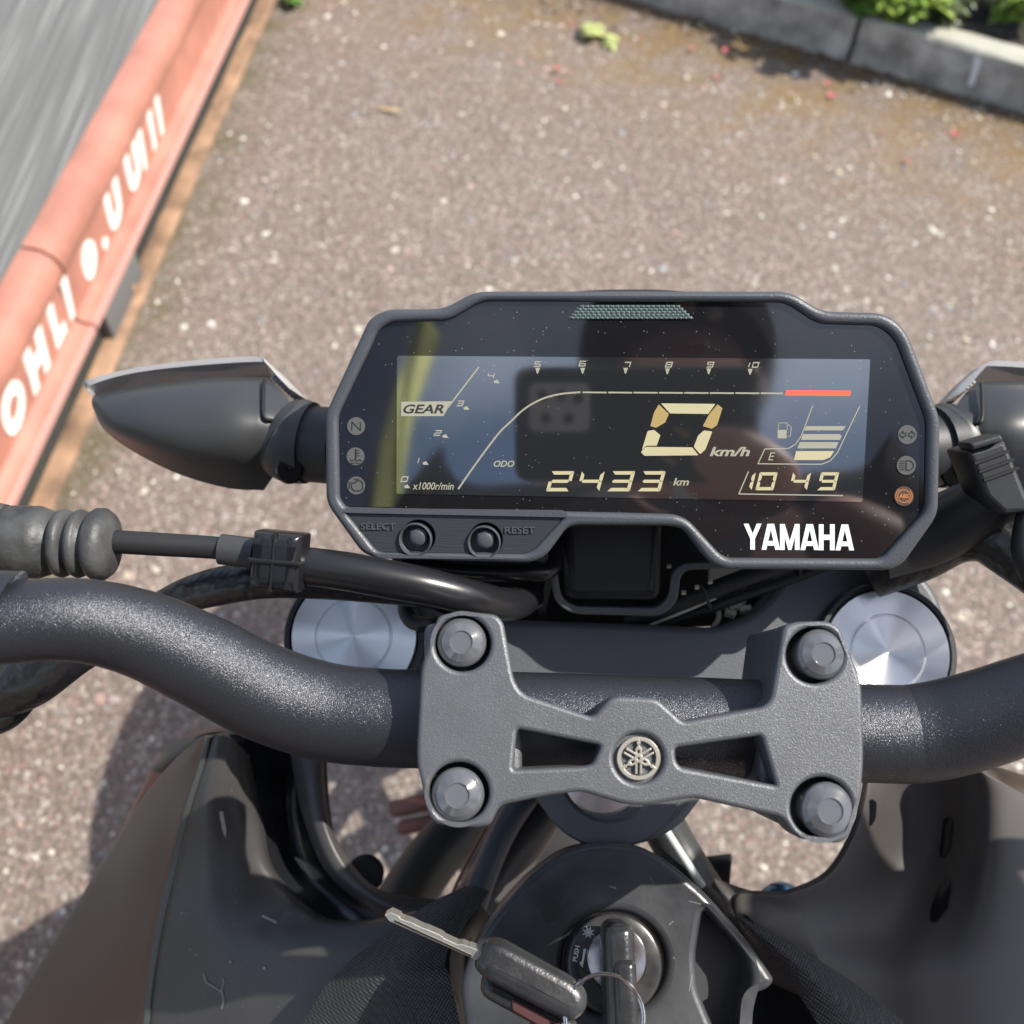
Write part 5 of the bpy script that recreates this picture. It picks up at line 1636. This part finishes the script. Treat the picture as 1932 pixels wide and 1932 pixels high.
hd = Cp(.107, -.02, .45)                     # head
neck = hd + Vector((0, -.04, -.13)); chest = Vector((.10, -.33, 1.42)); belly = Vector((.09, -.36, 1.18)); hip = Vector((.07, -.38, .93))
shL, shR = Vector((-.09, -.31, 1.47)), Vector((.29, -.31, 1.47))
haR = Cp(.165, -.075, .035); elR = Vector((.42, -.22, 1.26))
elL = Vector((-.20, -.30, 1.19)); haL = Vector((-.21, -.20, .97))
haR = Vector(haR)
knL, knR = Vector((-.22, -.30, .50)), Vector((.32, -.30, .50))
anL, anR = Vector((-.27, -.38, .09)), Vector((.37, -.38, .09))
toL, toR = Vector((-.29, -.25, .04)), Vector((.39, -.25, .04))
hpL, hpR = Vector((-.04, -.38, .88)), Vector((.18, -.38, .88))
V_ = [hip, belly, chest, neck, hd + Vector((0, -.015, -.05)), hd + Vector((0, 0, .03)), hd + Vector((0, 0, .085)),
      shL, elL, haL, shR, elR, haR, hpL, knL, anL, toL, hpR, knR, anR, toR]
E_ = [(0, 1), (1, 2), (2, 3), (3, 4), (4, 5), (5, 6), (2, 7), (7, 8), (8, 9), (2, 10), (10, 11), (11, 12), (0, 13), (13, 14), (14, 15), (15, 16), (0, 17), (17, 18), (18, 19), (19, 20)]
R_ = [(.15, .11), (.15, .11), (.16, .11), .058, (.07, .085), (.078, .098), (.05, .06), .075, .05, .028, .075, .05, .030, .09, .062, .042, .035, .09, .062, .042, .035]
person = skinned("person", V_, E_, R_, skin_m)
tag(person, "person in a dark jacket and cap leaning over the handlebar, holding up a phone", "person")
skinned("jacket", [hip + Vector((0, 0, .02)), belly, chest, neck + Vector((0, 0, -.05)), shL, elL, haL.lerp(elL, .12), shR, elR, haR.lerp(elR, .14)],
        [(0, 1), (1, 2), (2, 3), (2, 4), (4, 5), (5, 6), (2, 7), (7, 8), (8, 9)], [(.175, .13), (.175, .13), (.185, .13), .072, .09, .065, .045, .09, .065, .045], jacket, person)
skinned("trousers", [hip, hpL, knL, anL, hpR, knR, anR], [(0, 1), (1, 2), (2, 3), (0, 4), (4, 5), (5, 6)], [(.165, .125), .102, .074, .056, .102, .074, .056], jeans, person)
bm = bmesh.new()
bmesh.ops.create_uvsphere(bm, u_segments=32, v_segments=18, radius=1)
for v in bm.verts:
    v.co = Vector((v.co.x * .108, v.co.y * .122, max(v.co.z, -.35) * .115))
bmesh.ops.translate(bm, vec=hd + Vector((0, .0, .045)), verts=bm.verts)
frombm("cap", bm, hair_m, person)
# cap's peak
CPk = Plane(966, 966, .3, (0, 0, 1)); CPk.o = hd + Vector((0, .10, .05)); CPk.u = Rv; CPk.v = Vector((0, 1, 0)); CPk.n = Vector((0, 0, 1))
plate("cap_peak", CPk, [rounded([(-.075, -.03), (-.065, .03), (0, .06), (.065, .03), (.075, -.03)], .03)], 0, .004, hair_m, person, uvloops=True)
# face
for sx in (-1, 1):
    e = hd + Vector((sx * .032, .092, .012))
    lathe("eye", e, (0, 1, -.2), [(.013, -.006), (.010, .003), (.004, .006), (.0005, .0065)], mat("eye_white", (.6, .6, .58), .2) if sx < 0 else MATS["eye_white"], person, seg=16)
    bm = bmesh.new(); bmesh.ops.create_uvsphere(bm, u_segments=14, v_segments=10, radius=1)
    for v in bm.verts: v.co = Vector((v.co.x * .010, v.co.y * .018, v.co.z * .032))
    bmesh.ops.translate(bm, vec=hd + Vector((sx * .083, .0, .0)), verts=bm.verts); frombm("ear", bm, skin_m, person)
skinned("nose", [hd + Vector((0, .095, .015)), hd + Vector((0, .112, -.012)), hd + Vector((0, .118, -.026))], [(0, 1), (1, 2)], [.008, .011, .012], skin_m, person)
rbox("mouth", hd + Vector((0, .093, -.055)), .045, .008, .010, mat("lips", (.35, .12, .10), .5), person, None, .004)


def hand(wrist, fwd, side, nrm, grip, parent):
    """palm with four unequal curled fingers and a thumb from its side"""
    vs, es, rs = [wrist, wrist + fwd * .045, wrist + fwd * .085], [(0, 1), (1, 2)], [(.026, .018), (.038, .015), (.036, .013)]
    pa = skinned("palm", vs, es, rs, skin_m, parent)
    for i, (o, L) in enumerate(((-.030, .072), (-.010, .082), (.010, .076), (.029, .060))):
        b = wrist + fwd * .078 + side * o
        q1 = b + fwd * (L * .42) + nrm * (grip * .006)
        q2 = q1 + fwd * (L * .28) + nrm * (grip * .014)
        q3 = q2 + fwd * (L * .14) + nrm * (grip * .020)
        skinned("finger", [b, q1, q2, q3], [(0, 1), (1, 2), (2, 3)], [.0095, .009, .0082, .007], skin_m, parent, sub=1)
    b = wrist + fwd * .03 - side * .028
    skinned("thumb", [b, b + fwd * .03 - side * .022, b + fwd * .055 - side * .026 + nrm * grip * .012, b + fwd * .078 - side * .020 + nrm * grip * .018], [(0, 1), (1, 2), (2, 3)], [.013, .011, .010, .008], skin_m, parent, sub=1)


# right hand wraps the phone's right end from outside: fingers lie along its back
wr = Cp(.160, -.062, .012)
hand(wr, (-Rv * .90 + Uv * .38).normalized(), (Uv * .9 + Rv * .38).normalized(), Fv * -1, .35, person)
hand(haL, Vector((.1, .25, -.95)).normalized(), Vector((0, 1, .25)).normalized(), Vector((1, 0, 0)), 1.0, person)

# the yellow-green flag mirrored at the left of the display
fl_m = mat("yellow_green_flag_cloth", (.60, .64, .20), .7, var=.1, vscale=6)
fr = empty("feather_flag", (-.96, -2.6, 0)); tag(fr, "tall narrow yellow green flag mirrored at the left side of the display", "flag")
tube("flag_pole", [(-.96, -2.6, 0, .02), (-.96, -2.6, 2.5, .014), (-.96, -2.6, 5.0, .008)], yoke_paint, fr, world=True)
vs, fs = [], []
for i in range(40):
    z = 1.2 + 3.9 * i / 39
    for j in range(7):
        x = -.945 + (.105 + i * -.0004) * j / 6 + .02 * math.sin(i * .35)
        vs.append(Vector((x, -2.6 - .12 * j / 6 + .03 * math.sin(i * .3 + j * .9), z)))
for i in range(39):
    for j in range(6): fs.append([i * 7 + j, i * 7 + j + 1, (i + 1) * 7 + j + 1, (i + 1) * 7 + j])
o = mesh("flag_cloth", vs, fs, fl_m, fr, angle=80)
md = o.modifiers.new("s", 'SOLIDIFY'); md.thickness = .003
